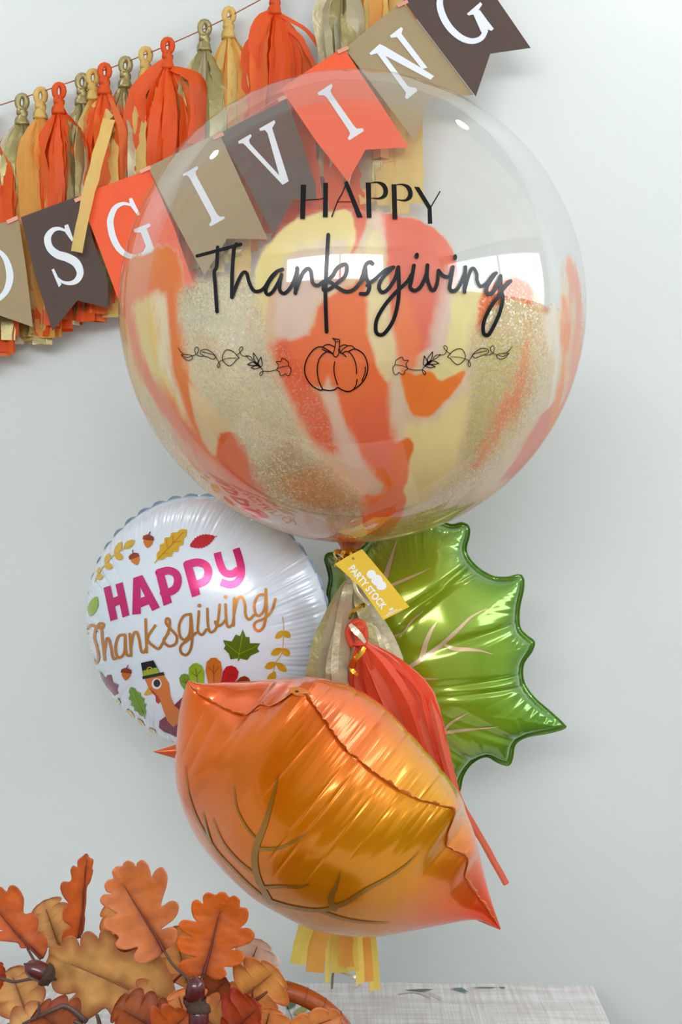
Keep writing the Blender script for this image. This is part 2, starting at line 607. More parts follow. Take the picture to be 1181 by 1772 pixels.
def tassel(px, py, d, length, n, mats, parent, seed, spread=34, width=30, name='tassel', h=40, sway=0.0, dmin=-0.019, dmax=0.011):
    r = random.Random(seed)
    head = loop_head(px, py, d, h, mats[0], parent, name)
    kx, ky = px, py + h * 1.05
    for i in range(n):
        u = (i + 0.5) / n * 2 - 1
        u = u * 0.95 + r.uniform(-0.22, 0.22)
        layer = r.choice((-1, -0.6, -0.3, 0.4, 1))
        zf = (dmin if layer < 0 else dmax) * abs(layer)
        L = length * r.uniform(0.92, 1.06)
        path = []
        wv, ph = r.uniform(-1, 1), r.uniform(0, 6)
        flare = r.uniform(0.16, 0.34)
        over = r.uniform(0.0, 0.35)
        for t in (0, 0.05, 0.12, 0.22, 0.36, 0.55, 0.78, 1.0):
            g = min(1.0, (t / flare) ** 0.7) * (0.84 + 0.16 * t) + over * math.exp(-((t - 0.2) / 0.1) ** 2)
            x = kx + u * spread * g + sway * t * t + wv * 6 * math.sin(t * 5 + ph) * min(1, t * 4)
            y = ky - 4 + L * t
            path.append((x, y, d + zf * min(1, t / 0.2) * (1 + 0.3 * math.sin(t * 7 + ph))))
        a = r.uniform(-0.9, 0.9)
        wd = width * r.uniform(0.75, 1.2)
        strip(path, [5, 10, wd * 0.7, wd, wd, wd, wd * r.uniform(0.85, 1.05), wd], r.choice(mats), head,
              (a * 1.2, a, a * 0.5 + r.uniform(-0.6, 0.6), r.uniform(-0.4, 0.4), r.uniform(-0.6, 0.6)), r.uniform(-0.65, 0.65))
    return head

# ------------------------------------------------------------------ tassel garland on the wall
GD = 1.856
garland = empty('tassel_garland', P(250, 90, GD))
tag(garland, 'garland of orange, gold and yellow tissue paper tassels strung across the wall', 'garland')
spts = [(-260, 262), (-120, 222), (0, 182), (80, 156), (165, 127), (240, 99), (300, 74), (360, 47), (400, 27), (450, 0), (520, -38), (600, -80), (680, -125), (780, -185)]
M_string = mat('copper_string', (176, 96, 66), 0.5, metal=0.3)
v, f = tube_vf(catmull([tuple(P(x, y, GD)) for x, y in spts], 5), 0.0009, 6)
obj('string', v, f, M_string, garland)
O_, G_, Y_ = [M_orange, M_orange, M_orange_lit], [M_gold, M_gold, M_golds], [M_yellow, M_yellow, M_apricot]
TAS = [(-62, 197, Y_, 'y'), (-22, 184, O_, 'o'), (38, 165, G_, 'g'), (70, 154, Y_, 'y'), (102, 146, O_, 'o'), (142, 130, G_, 'g'), (161, 122, Y_, 'y'), (181, 112, O_, 'o'),
       (217, 101, G_, 'g'), (252, 84, Y_, 'y'), (290, 68, O_, 'o'), (354, 37, G_, 'g'), (396, 15, Y_, 'y'), (476, -26, O_, 'o'), (598, -92, G_, 'g'), (668, -132, Y_, 'y')]
for i, (x, y, ms_, k) in enumerate(TAS):
    back = 0.003 if k == 'y' else (0.004 if k == 'g' else -0.004)
    if k == 'o':
        tassel(x, y, GD + back, 388, 13, ms_, garland, 100 + i, spread=42, width=32)
    elif k == 'g':
        tassel(x, y, GD + back, 372, 12, ms_, garland, 100 + i, spread=36, width=31)
    else:
        tassel(x, y, GD + back, 378, 11, ms_, garland, 100 + i, spread=38, width=32)
# stray strips that fall in front of the banner or swing free of their tassel
def stray(path, widths, m, tw=(0.0,), parent=garland):
    strip(path, widths, m, parent, tw, 0.05, name='loose_strip')
stray([(164, 178, 1.85), (176, 192, 1.846), (190, 206, 1.838)], [14, 17, 20], M_yellow)
stray([(189, 206, 1.826), (176, 250, 1.796), (160, 310, 1.789), (146, 370, 1.786), (133, 436, 1.785)], [20, 21, 21, 20, 20], M_yellow, (0, 0.1, 0))
stray([(285, 105, 1.845), (262, 128, 1.842), (240, 158, 1.84), (228, 210, 1.838), (232, 280, 1.838), (240, 330, 1.838)], [10, 20, 30, 30, 30, 26], M_orange, (0.3, 0, 0.1))
stray([(236, 160, 1.839), (255, 200, 1.836), (282, 235, 1.836), (290, 280, 1.838), (292, 330, 1.84)], [12, 26, 28, 27, 24], M_orange, (0.3, 0, 0.1))
stray([(298, 118, 1.848), (325, 128, 1.842), (342, 142, 1.84), (345, 190, 1.84), (338, 250, 1.84)], [18, 22, 30, 30, 28], M_orange, (0.6, 0.2, 0))
stray([(482, 24, 1.85), (508, 38, 1.846), (530, 52, 1.845), (545, 70, 1.845), (566, 100, 1.848)], [8, 7, 7, 8, 8], M_orange)
stray([(484, 40, 1.85), (516, 62, 1.846), (530, 85, 1.846), (545, 115, 1.85)], [10, 10, 9, 8], M_orange)
stray([(474, 18, 1.85), (452, 40, 1.845), (446, 80, 1.843), (452, 150, 1.843), (455, 220, 1.845)], [10, 26, 30, 30, 30], M_orange, (0.2, -0.1))
for (x0, x1, y0, y1, m) in ((532, 545, 250, 372, M_orange), (575, 590, 270, 395, M_orange), (610, 618, 270, 372, M_orange), (642, 650, 230, 318, M_gold), (628, 640, 300, 350, M_yellow),
                            (665, 668, 240, 355, M_yellow), (690, 694, 230, 370, M_yellow), (716, 718, 200, 352, M_yellow), (408, 414, 400, 436, M_golds), (400, 404, 412, 455, M_gold), (418, 420, 420, 500, M_yellow)):
    stray([(x0, y0 - 120, GD), (x0, y0, GD - 0.01), ((x0 + x1) / 2, (y0 + y1) / 2, GD - 0.016), (x1, y1, GD - 0.012)], [20, 30, 32, 32], m, (0.1, -0.2, 0.2))

# ------------------------------------------------------------------ letter banner
BD = 1.806
banner = empty('letter_banner', P(400, 250, BD))
tag(banner, 'paper letter banner of tan, brown and orange swallowtail flags with white letters', 'banner')
M_tan = mat('tan_card', (171, 148, 110), 0.7, noise=0.03, nscale=300)
M_brown = mat('brown_card', (86, 66, 58), 0.7, noise=0.04, nscale=300)
M_ocard = mat('orange_card', (255, 96, 48), 0.65, noise=0.03, nscale=300)
M_white = mat('white_card', (240, 244, 250), 0.6)
M_copper = mat('copper_ribbon', (222, 152, 128), 0.45, metal=0.2)
z1 = Zm(0, 350, .254)
z2 = Zm(250, 220, .2371)
z3 = Zm(560, 0, .3218)
FLAGS = [
    (M_tan, [(-78, 410), (32, 377), (46, 470), (57, 566), (0, 546), (-46, 612)], 0.000,
     [('s', z1([(-60, 310), (0, 340), (45, 400), (68, 500), (50, 590), (0, 655), (-50, 680)]), [5, 7, 10, 12.5, 11, 8, 5]), ('p', [(-38, 432), (-26, 428), (-14, 524), (-26, 527)])], [(22, 381)]),
    (M_brown, [(36, 376), (136, 339), (166, 430), (187, 485), (187, 533), (134, 520), (91, 573), (62, 480)], -0.002,
     [('s', z1([(450, 195), (400, 180), (355, 195), (325, 245), (340, 310), (390, 355), (460, 378), (520, 415), (547, 480), (525, 532), (480, 552), (430, 545), (395, 520)]), [4, 6, 9, 12, 12.5, 14, 15, 14.5, 12, 10, 7, 5, 4]),
      ('p', z1([(440, 158), (465, 150), (502, 255), (490, 268), (445, 205)])), ('p', z1([(352, 460), (368, 452), (420, 560), (402, 580)]))], [(139, 344)]),
    (M_ocard, [(137, 338), (258, 293), (300, 390), (337, 497), (266, 486), (213, 541), (172, 430)], -0.004,
     [('s', z1([(895, 20), (840, 10), (785, 40), (755, 110), (755, 170), (775, 250), (815, 320), (870, 362), (930, 372), (985, 350), (1015, 300)]), [4, 6, 9, 11, 11.5, 11.5, 10.5, 9, 8, 8, 9]),
      ('p', z1([(880, -24), (900, -30), (955, 82), (940, 94), (885, 20)])), ('p', z1([(955, 195), (1000, 180), (1058, 335), (1015, 350)])),
      ('p', z1([(912, 185), (1022, 143), (1026, 163), (990, 185), (965, 207), (917, 207)]))], [(252, 294)]),
    (M_tan, [(256, 289), (379, 229), (425, 330), (464, 414), (393, 413), (354, 477), (302, 380)], -0.006,
     [('p', z2([(278, 345), (385, 285), (395, 300), (375, 325), (378, 350), (530, 635), (553, 655), (585, 653), (588, 668), (485, 725), (472, 715), (490, 685), (485, 660), (330, 370), (312, 352), (285, 358)]))], [(378, 236)]),
    (M_brown, [(378, 231), (496, 172), (525, 250), (547, 322), (548, 345), (508, 345), (474, 408), (430, 322)], -0.004,
     [('p', z2([(685, 105), (775, 52), (785, 65), (764, 95), (772, 122), (985, 352), (900, 45), (880, 22), (845, 28), (839, 12), (949, -50), (957, -33), (934, 7), (939, 27), (1055, 395), (1010, 422), (738, 135), (718, 118), (690, 122)]))], [(491, 170)]),
    (M_ocard, [(486, 153), (594, 82), (650, 165), (708, 255), (633, 259), (602, 314), (548, 245)], -0.008,
     [('p', [(550, 161), (574, 145), (576, 149), (572, 157), (575, 164), (613, 218), (618, 223), (628, 222), (630, 227), (605, 243), (602, 240), (606, 232), (604, 226), (566, 169), (561, 165), (552, 165)])], [(594, 87)]),
    (M_tan, [(597, 84), (696, 2), (760, 85), (820, 164), (743, 172), (719, 245), (655, 160)], -0.004,
     [('p', z3([(247, 287), (303, 237), (330, 250), (520, 362), (596, 410), (576, 430), (300, 283), (255, 297)])),
      ('p', z3([(395, 200), (420, 182), (560, 365), (530, 372)])), ('p', z3([(358, 193), (418, 146), (428, 155), (420, 182), (395, 200), (365, 205)])),
      ('p', z3([(288, 286), (320, 283), (455, 465), (430, 480)])), ('p', z3([(430, 478), (455, 465), (500, 475), (505, 490), (450, 535), (438, 525), (445, 500)]))], [(697, 7)]),
    (M_brown, [(698, 1), (806, -80), (862, 0), (919, 83), (849, 93), (824, 167), (758, 80)], -0.006,
     [('s', z3([(700, -85), (650, -50), (626, 10), (640, 80), (680, 150), (740, 203), (800, 222), (850, 205), (875, 160)]), [5, 8, 11, 12, 12, 11, 10, 9, 9]),
      ('p', z3([(772, 75), (845, 12), (855, 25), (835, 55), (845, 75), (800, 80), (780, 84)])), ('p', z3([(802, 68), (842, 55), (885, 115), (917, 155), (905, 167), (885, 160), (872, 192), (848, 172)]))], []),
]
def thin_sheet(poly, d, th, bend=0.0):
    """card cut to an outline, with a real thickness and a slight lengthwise bow"""
    v2, f2 = poly2d(poly, 22.0)
    cy = sum(p[1] for p in poly) / len(poly)
    V, Fc = [], []
    n = len(v2)
    for k in (0, 1):
        for (x, y) in v2:
            V.append(tuple(P(x, y, d + bend * ((y - cy) / 100) ** 2 + k * th)))
    edges = {}
    for fc in f2:
        a = sum(v2[fc[i]][0] * v2[fc[(i + 1) % len(fc)]][1] - v2[fc[(i + 1) % len(fc)]][0] * v2[fc[i]][1] for i in range(len(fc)))
        g = fc if a < 0 else fc[::-1]
        Fc.append(tuple(g))
        Fc.append(tuple(i + n for i in g[::-1]))
        for i in range(len(g)):
            e = (g[i], g[(i + 1) % len(g)])
            if (e[1], e[0]) in edges:
                del edges[(e[1], e[0])]
            else:
                edges[e] = 1
    for (a, b) in edges:
        Fc.append((b, a, a + n, b + n))
    return V, Fc
for (m, poly, dz, pieces, stubs) in FLAGS:
    v, f = thin_sheet(poly, BD + dz, 0.0006, 0.0)
    fl = obj('flag', v, f, m, banner, smooth=False)
    pc = [stroke2d(q[1], q[2], 8, cap=False) if q[0] == 's' else poly2d(q[1], 8.0) for q in pieces]
    v, f = lay(PlaneSurf((0, BD + dz, 0), (0, -1, 0)), pc, 0.0006)
    obj('letter', v, f, M_white, fl, smooth=False)
    for (sx, sy) in stubs:
        v, f = box_vf(-0.0085, 0.0085, -0.0012, 0.0, -0.0028, 0.0028)
        c, s_ = math.cos(0.42), math.sin(0.42)
        q = P(sx, sy, BD + dz - 0.0008)
        v = [(q.x + a[0] * c - a[2] * s_, q.y + a[1] - 0.001, q.z + a[0] * s_ + a[2] * c) for a in v]
        obj('ribbon_tab', v, f, M_copper, fl, smooth=False)
rib = [(-78, 412), (36, 378), (138, 340), (258, 291), (378, 232), (490, 162), (596, 83), (697, 3), (810, -84)]
v, f = tube_vf([tuple(P(x, y + 3, BD + 0.0035)) for x, y in rib], 0.0008, 6)
obj('hanging_ribbon', v, f, M_copper, banner)
# ------------------------------------------------------------------ clear bubble balloon
BC = P(609.5, 541.5, 1.50)
BR = 0.2795
bubble = empty('bubble_balloon', BC - Vector((0, 0, BR)))
tag(bubble, 'large clear round bubble balloon with marbled orange and gold paint inside and black lettering', 'balloon')

M_shell, nt, b = new_mat('clear_vinyl')
nt.nodes.remove(b)
L = nt.links
tr = nt.nodes.new('ShaderNodeBsdfTransparent')
tr.inputs[0].default_value = (0.985, 0.985, 0.98, 1)
gl = nt.nodes.new('ShaderNodeBsdfGlossy')
gl.inputs['Roughness'].default_value = 0.03
df = nt.nodes.new('ShaderNodeBsdfDiffuse')
df.inputs[0].default_value = (0.9, 0.88, 0.84, 1)
fr = nt.nodes.new('ShaderNodeFresnel')
fr.inputs['IOR'].default_value = 1.62
geo = nt.nodes.new('ShaderNodeNewGeometry')
lw = nt.nodes.new('ShaderNodeLayerWeight')
lw.inputs['Blend'].default_value = 0.25
haze = nt.nodes.new('ShaderNodeMapRange')
haze.inputs[1].default_value = 0.2
haze.inputs[2].default_value = 1.0
haze.inputs[3].default_value = 0.02
haze.inputs[4].default_value = 0.03
L.new(lw.outputs['Facing'], haze.inputs[0])
m1 = nt.nodes.new('ShaderNodeMixShader')
L.new(haze.outputs[0], m1.inputs[0])
L.new(tr.outputs[0], m1.inputs[1])
L.new(df.outputs[0], m1.inputs[2])
fm = nt.nodes.new('ShaderNodeMath')
fm.operation = 'MULTIPLY'
fm.inputs[1].default_value = 1.25
fm.use_clamp = True
# reflection of the outer face only (the inner face of so thin a film mirrors the same light)
lw2 = nt.nodes.new('ShaderNodeLayerWeight')
lw2.inputs['Blend'].default_value = 0.12
sch = nt.nodes.new('ShaderNodeMapRange')
sch.interpolation_type = 'LINEAR'
sch.inputs[1].default_value = 0.0
sch.inputs[2].default_value = 1.0
sch.inputs[3].default_value = 0.085
sch.inputs[4].default_value = 0.26
L.new(lw2.outputs['Fresnel'], sch.inputs[0])
m2 = nt.nodes.new('ShaderNodeMixShader')
L.new(sch.outputs[0], m2.inputs[0])
L.new(m1.outputs[0], m2.inputs[1])
L.new(gl.outputs[0], m2.inputs[2])
L.new(m2.outputs[0], nt.nodes['Material Output'].inputs[0])

def sphere_grid(c, r, nu, nv):
    """uv sphere, poles on z; welded seam"""
    th = np.linspace(0, 2 * math.pi, nu, endpoint=False)
    ph = np.linspace(0.0, math.pi, nv)
    T, Pp = np.meshgrid(th, ph, indexing='ij')
    V = np.column_stack([(np.sin(Pp) * np.cos(T)).ravel(), (np.sin(Pp) * np.sin(T)).ravel(), np.cos(Pp).ravel()])
    return V, grid_faces(nu, nv, True)

n_, f_ = sphere_grid(BC, BR, 160, 82)
obj('shell', np.array(BC) + n_ * BR, f_, M_shell, bubble)

# --- paint splashed over the inside of the film, patch by patch
Yc, Lc, Cc, Rc, Oc, Gc = (243, 222, 160), (232, 206, 192), (240, 120, 82), (226, 116, 98), (255, 132, 70), (222, 208, 164)
PATCH = [  # colour, alpha, softness, glitter, outline
    ((233, 208, 172), 0.80, 6, 0.0, [(212, 475), (240, 445), (290, 436), (310, 470), (318, 520), (360, 500), (420, 490), (440, 478), (452, 440), (480, 405), (520, 375), (570, 360), (640, 362), (700, 375), (750, 400), (778, 430), (790, 470), (798, 505), (830, 505), (855, 490), (905, 492), (930, 512), (948, 540), (965, 520), (976, 455), (990, 440), (1004, 480), (1012, 560), (1004, 650), (975, 730), (930, 800), (860, 870), (780, 920), (690, 940), (600, 945), (500, 930), (420, 890), (340, 820), (270, 730), (220, 630), (206, 550)]),
    ((253, 126, 62), 0.96, 5, 0.0, [(212, 472), (240, 442), (290, 433), (305, 452), (314, 480), (318, 530), (325, 600), (335, 640), (350, 680), (380, 750), (400, 800), (440, 850), (480, 890), (430, 885), (380, 845), (320, 775), (255, 680), (220, 600), (206, 540)]),
    ((246, 214, 140), 0.85, 9, 0.0, [(226, 530), (248, 508), (268, 520), (282, 600), (306, 690), (338, 750), (300, 708), (256, 625), (234, 570)]),
    ((252, 236, 205), 0.9, 9, 0.0, [(262, 500), (278, 500), (290, 600), (312, 680), (332, 745), (300, 692), (275, 612)]),
    ((232, 205, 140), 0.85, 10, 0.0, [(208, 555), (224, 560), (250, 650), (292, 745), (268, 725), (228, 640)]),
    ((240, 130, 86), 0.9, 9, 0.0, [(262, 655), (285, 670), (322, 765), (352, 815), (328, 803), (280, 722)]),
    ((250, 138, 84), 0.93, 7, 0.0, [(292, 470), (316, 495), (322, 600), (336, 655), (347, 722), (384, 805), (362, 803), (325, 735), (304, 655), (296, 560)]),
    ((250, 138, 78), 0.92, 9, 0.0, [(214, 488), (240, 450), (288, 440), (300, 462), (290, 490), (250, 504), (222, 520)]),
    ((240, 132, 84), 0.9, 12, 0.0, [(228, 480), (255, 465), (290, 470), (285, 500), (240, 512)]),
    ((231, 207, 166), 0.95, 4, 0.0, [(332, 655), (350, 672), (392, 722), (396, 750), (380, 760), (372, 792), (345, 762), (332, 710)]),
    ((228, 112, 72), 0.95, 4, 0.0, [(380, 752), (402, 752), (440, 802), (482, 884), (452, 874), (402, 834), (376, 792)]),
    ((240, 160, 120), 0.8, 6, 0.0, [(340, 790), (380, 815), (430, 868), (400, 866), (350, 822)]),
    # cream and lilac at the upper left of the face
    (Yc, 0.96, 2.5, 0.0, [(440, 500), (452, 440), (480, 405), (520, 375), (570, 360), (605, 362), (618, 400), (612, 432), (590, 462), (520, 470), (470, 500), (455, 560), (440, 600), (430, 540)]),
    (Lc, 0.85, 9, 0.0, [(490, 445), (540, 418), (596, 412), (604, 450), (590, 492), (560, 520), (532, 582), (490, 592), (468, 560), (478, 500)]),
    # coral and rose in the middle
    (Rc, 0.95, 4, 0.0, [(598, 358), (637, 361), (637, 395), (612, 442), (598, 474), (576, 484), (604, 432), (616, 402)]),
    (Cc, 0.95, 5, 0.0, [(545, 522), (590, 498), (642, 476), (647, 520), (642, 560), (647, 600), (652, 640), (668, 640), (670, 700), (692, 750), (692, 800), (682, 842), (650, 832), (620, 792), (600, 742), (590, 702), (575, 672), (540, 672), (500, 642), (478, 600), (530, 580)]),
    ((228, 110, 82), 0.93, 12, 0.25, [(462, 600), (490, 588), (520, 640), (562, 690), (582, 740), (602, 785), (560, 772), (520, 722), (486, 660)]),
    ((222, 112, 90), 0.7, 25, 0.0, [(600, 700), (660, 690), (690, 750), (690, 800), (660, 820), (625, 780)]),
    (Rc, 0.95, 3, 0.0, [(662, 364), (700, 373), (750, 397), (779, 430), (791, 466), (782, 500), (762, 560), (742, 600), (700, 612), (684, 560), (674, 500), (670, 440), (664, 400)]),
    ((246, 140, 104), 0.9, 14, 0.0, [(680, 520), (700, 512), (716, 560), (722, 612), (690, 645), (680, 590)]),
    ((238, 205, 190), 0.8, 10, 0.0, [(640, 362), (664, 364), (668, 400), (664, 422), (645, 400)]),
    ((236, 214, 170), 0.96, 4, 0.0, [(645, 396), (660, 410), (668, 470), (673, 540), (682, 600), (673, 652), (661, 660), (645, 600), (640, 540), (640, 470), (632, 430)]),
    (Lc, 0.85, 12, 0.0, [(768, 470), (794, 486), (786, 560), (762, 622), (735, 642), (742, 590), (762, 540)]),
    ((238, 222, 164), 0.95, 8, 0.0, [(786, 502), (815, 497), (848, 520), (836, 560), (806, 600), (800, 640), (770, 662), (742, 652), (776, 580)]),
    ((232, 208, 180), 0.92, 10, 0.0, [(672, 650), (690, 645), (694, 720), (722, 742), (782, 702), (802, 655), (812, 700), (742, 785), (702, 768), (676, 712)]),
    ((255, 134, 72), 0.96, 3, 0.0, [(688, 640), (710, 650), (735, 643), (760, 663), (802, 646), (786, 680), (750, 716), (715, 719), (694, 690)]),
    ((236, 216, 160), 0.95, 9, 0.0, [(702, 742), (760, 732), (802, 692), (816, 682), (806, 762), (774, 822), (732, 872), (692, 872), (682, 842), (716, 792)]),
    ((255, 122, 56), 0.96, 3, 0.0, [(694, 766), (708, 761), (716, 780), (702, 830), (692, 850), (696, 884), (680, 921), (640, 916), (622, 872), (650, 850), (672, 820)]),
    ((230, 198, 178), 0.9, 8, 0.0, [(570, 655), (586, 700), (606, 740), (632, 800), (657, 842), (647, 862), (620, 842), (590, 792), (578, 730), (562, 690)]),
    # gold glitter, left
    (Gc, 0.93, 12, 1.0, [(308, 512), (330, 492), (370, 480), (420, 470), (440, 482), (452, 560), (452, 600), (468, 640), (492, 700), (522, 762), (562, 802), (612, 842), (632, 872), (600, 892), (540, 892), (470, 862), (430, 802), (402, 742), (372, 692), (342, 652), (325, 610), (310, 560)]),
    ((232, 215, 180), 0.5, 26, 0.8, [(420, 520), (450, 560), (450, 620), (500, 720), (480, 740), (400, 660), (380, 600)]),
    ((186, 146, 84), 0.85, 24, 0.9, [(500, 775), (560, 812), (625, 868), (600, 900), (540, 896), (480, 872), (440, 815)]),
    # gold glitter, right
    ((226, 194, 134), 0.92, 12, 1.0, [(820, 562), (836, 522), (856, 504), (902, 502), (930, 520), (946, 560), (956, 622), (942, 682), (902, 762), (842, 832), (792, 880), (742, 902), (702, 912), (762, 850), (802, 782), (816, 702), (810, 640)]),
    ((206, 186, 110), 0.85, 22, 1.0, [(830, 600), (870, 580), (900, 600), (870, 700), (840, 760), (815, 790), (822, 700)]),
    ((240, 128, 66), 0.85, 12, 0.6, [(812, 806), (848, 752), (868, 702), (898, 640), (918, 590), (906, 690), (872, 752), (832, 806)]),
    ((246, 122, 70), 0.95, 4, 0.35, [(828, 520), (848, 492), (880, 484), (904, 488), (926, 510), (922, 526), (880, 518), (842, 540), (826, 580)]),
    ((232, 214, 180), 0.7, 14, 0.8, [(925, 540), (948, 560), (950, 640), (925, 720), (905, 720), (930, 630)]),
    ((176, 160, 62), 0.85, 14, 0.6, [(705, 905), (780, 882), (830, 838), (812, 885), (745, 928), (690, 934), (640, 938), (600, 934), (650, 918)]),
    # rose, orange and pale strips round the right edge
    ((240, 234, 222), 0.75, 6, 0.0, [(946, 545), (966, 520), (974, 560), (972, 640), (955, 700), (930, 735), (945, 690), (956, 620)]),
    ((220, 120, 96), 0.93, 5, 0.0, [(928, 722), (960, 690), (974, 672), (945, 780), (892, 852), (840, 892), (868, 842), (900, 782)]),
    ((255, 146, 90), 0.93, 5, 0.0, [(968, 505), (984, 520), (985, 600), (970, 700), (938, 775), (958, 692), (970, 600)]),
    ((230, 150, 128), 0.85, 8, 0.0, [(972, 462), (990, 438), (1004, 478), (1013, 560), (1003, 645), (972, 735), (985, 622), (984, 530)]),
    ((228, 140, 108), 0.85, 8, 0.0, [(895, 850), (945, 780), (930, 810), (880, 865), (820, 905), (840, 890)]),
    ((233, 214, 200), 0.8, 10, 0.0, [(455, 880), (500, 888), (560, 905), (610, 920), (570, 938), (500, 925), (450, 900)]),
    ((240, 130, 80), 0.9, 8, 0.0, [(580, 925), (620, 930), (640, 945), (590, 948)]),
]
nrm, fcs = sphere_grid(BC, BR, 1040, 520)
RP = BR - 0.0012
pos = np.array(BC) + nrm * RP
dx, dy, dz = pos[:, 0], pos[:, 1], pos[:, 2] - CAMZ
pix = np.column_stack([590.5 + F * dx / dy, 886.0 - F * dz / dy])
view = pos - np.array(CAMV)
front = (nrm * view).sum(1) < 0
# the far side carries a looser splash of the same colours: mirrored and set lower
pix2 = pix.copy()
pix2[~front, 0] = 1219 - pix[~front, 0]
pix2[~front, 1] = pix[~front, 1] - 95 + 0.10 * (pix[~front, 1] - 541)
def fbm(p, s, seed):
    out = np.zeros(len(p))
    a = 1.0
    r = np.random.RandomState(seed)
    for o in range(4):
        for k in range(3):
            d = r.normal(size=3)
            d /= np.linalg.norm(d)
            out += a * np.sin(p @ d * s + r.uniform(0, 6.28)) * 0.5
        s *= 2.1
        a *= 0.52
    return out
wob1, wob2 = fbm(nrm, 14, 1), fbm(nrm, 14, 2)
jit = fbm(nrm, 95, 3)
az, po_ = np.arctan2(nrm[:, 1], nrm[:, 0]), np.arccos(np.clip(nrm[:, 2], -1, 1))
streak = fbm(np.column_stack([np.cos(az) * 5, np.sin(az) * 5, po_ * 0.35]), 7.0, 9)
pixw = pix2 + np.column_stack([wob1, wob2]) * 4.5
col = np.zeros((len(nrm), 3)) + np.array(lin((233, 208, 172)))
alp = np.zeros(len(nrm))
gli = np.zeros(len(nrm))
for (c_, a_, so, g_, poly) in PATCH:
    poly = catmull(list(poly) + [poly[0]], 3)[:-1]
    bb0, bb1 = poly.min(0) - so * 2 - 8, poly.max(0) + so * 2 + 8
    sel = np.where((pixw[:, 0] > bb0[0]) & (pixw[:, 0] < bb1[0]) & (pixw[:, 1] > bb0[1]) & (pixw[:, 1] < bb1[1]))[0]
    d = poly_sdf(pixw[sel], poly) + jit[sel] * min(so, 6) * 0.35 + streak[sel] * min(so, 14) * 0.6 * (0.3 if g_ else 1.0)
    k = a_ * (1 - sstep(-so, so, d))
    # a gentle drift of tone inside the patch
    tone = 1.08 + 0.06 * wob1[sel]
    cl_ = np.array(lin(c_))
    cl_ = np.clip(cl_.mean() + (cl_ - cl_.mean()) * (1.0 if g_ > 0.5 else 1.22), 0, 1)
    cc = cl_[None, :] * tone[:, None]
    col[sel] = col[sel] * (1 - k[:, None]) + cc * k[:, None]
    alp[sel] = np.maximum(alp[sel], 0) * (1 - k) + k
    gli[sel] = gli[sel] * (1 - k) + g_ * k
alp *= np.where(front, 1.0, 0.8)
fa = np.array(fcs)
keep = alp[fa].max(1) > 0.01
fa = fa[keep]
used = np.unique(fa)
remap = np.full(len(nrm), -1)
remap[used] = np.arange(len(used))
fa = remap[fa]

M_paint, nt, b = new_mat('marbled_paint')
L = nt.links
ac = nt.nodes.new('ShaderNodeAttribute'); ac.attribute_name = 'Col'
aa = nt.nodes.new('ShaderNodeAttribute'); aa.attribute_name = 'cover'
ag = nt.nodes.new('ShaderNodeAttribute'); ag.attribute_name = 'glitter'
tc = nt.nodes.new('ShaderNodeTexCoord')
vo = nt.nodes.new('ShaderNodeTexVoronoi')
vo.inputs['Scale'].default_value = 620
L.new(tc.outputs['Object'], vo.inputs['Vector'])
sx = nt.nodes.new('ShaderNodeSeparateColor')
L.new(vo.outputs['Color'], sx.inputs[0])
# a flake shows where its random value is high and glitter is present
fl_ = nt.nodes.new('ShaderNodeMapRange')
fl_.inputs[1].default_value = 0.80
fl_.inputs[2].default_value = 0.84
L.new(sx.outputs[0], fl_.inputs[0])
fg = nt.nodes.new('ShaderNodeMath'); fg.operation = 'MULTIPLY'
L.new(fl_.outputs[0], fg.inputs[0])
L.new(ag.outputs['Fac'], fg.inputs[1])
cm = nt.nodes.new('ShaderNodeMix'); cm.data_type = 'RGBA'
L.new(fg.outputs[0], cm.inputs[0])
# darker grain between the flakes
gr = nt.nodes.new('ShaderNodeMapRange')
gr.inputs[3].default_value = 0.80
gr.inputs[4].default_value = 1.12
L.new(sx.outputs[1], gr.inputs[0])
gm = nt.nodes.new('ShaderNodeMix'); gm.data_type = 'FLOAT'
gm.inputs[2].default_value = 1.0
L.new(ag.outputs['Fac'], gm.inputs[0])
L.new(gr.outputs[0], gm.inputs[3])
vs = nt.nodes.new('ShaderNodeVectorMath'); vs.operation = 'SCALE'
L.new(ac.outputs['Color'], vs.inputs[0])
L.new(gm.outputs[0], vs.inputs['Scale'])
L.new(vs.outputs[0], cm.inputs[6])
cm.inputs[7].default_value = (1.0, 0.94, 0.76, 1)
L.new(cm.outputs[2], b.inputs['Base Color'])
mm = nt.nodes.new('ShaderNodeMath'); mm.operation = 'MULTIPLY'
mm.inputs[1].default_value = 0.75
L.new(fg.outputs[0], mm.inputs[0])
L.new(mm.outputs[0], b.inputs['Metallic'])
b.inputs['Roughness'].default_value = 0.42
b.inputs['Specular IOR Level'].default_value = 0.12
tl = nt.nodes.new('ShaderNodeBsdfTranslucent')
L.new(vs.outputs[0], tl.inputs[0])
mt = nt.nodes.new('ShaderNodeMixShader'); mt.inputs[0].default_value = 0.12
L.new(b.outputs[0], mt.inputs[1])
L.new(tl.outputs[0], mt.inputs[2])
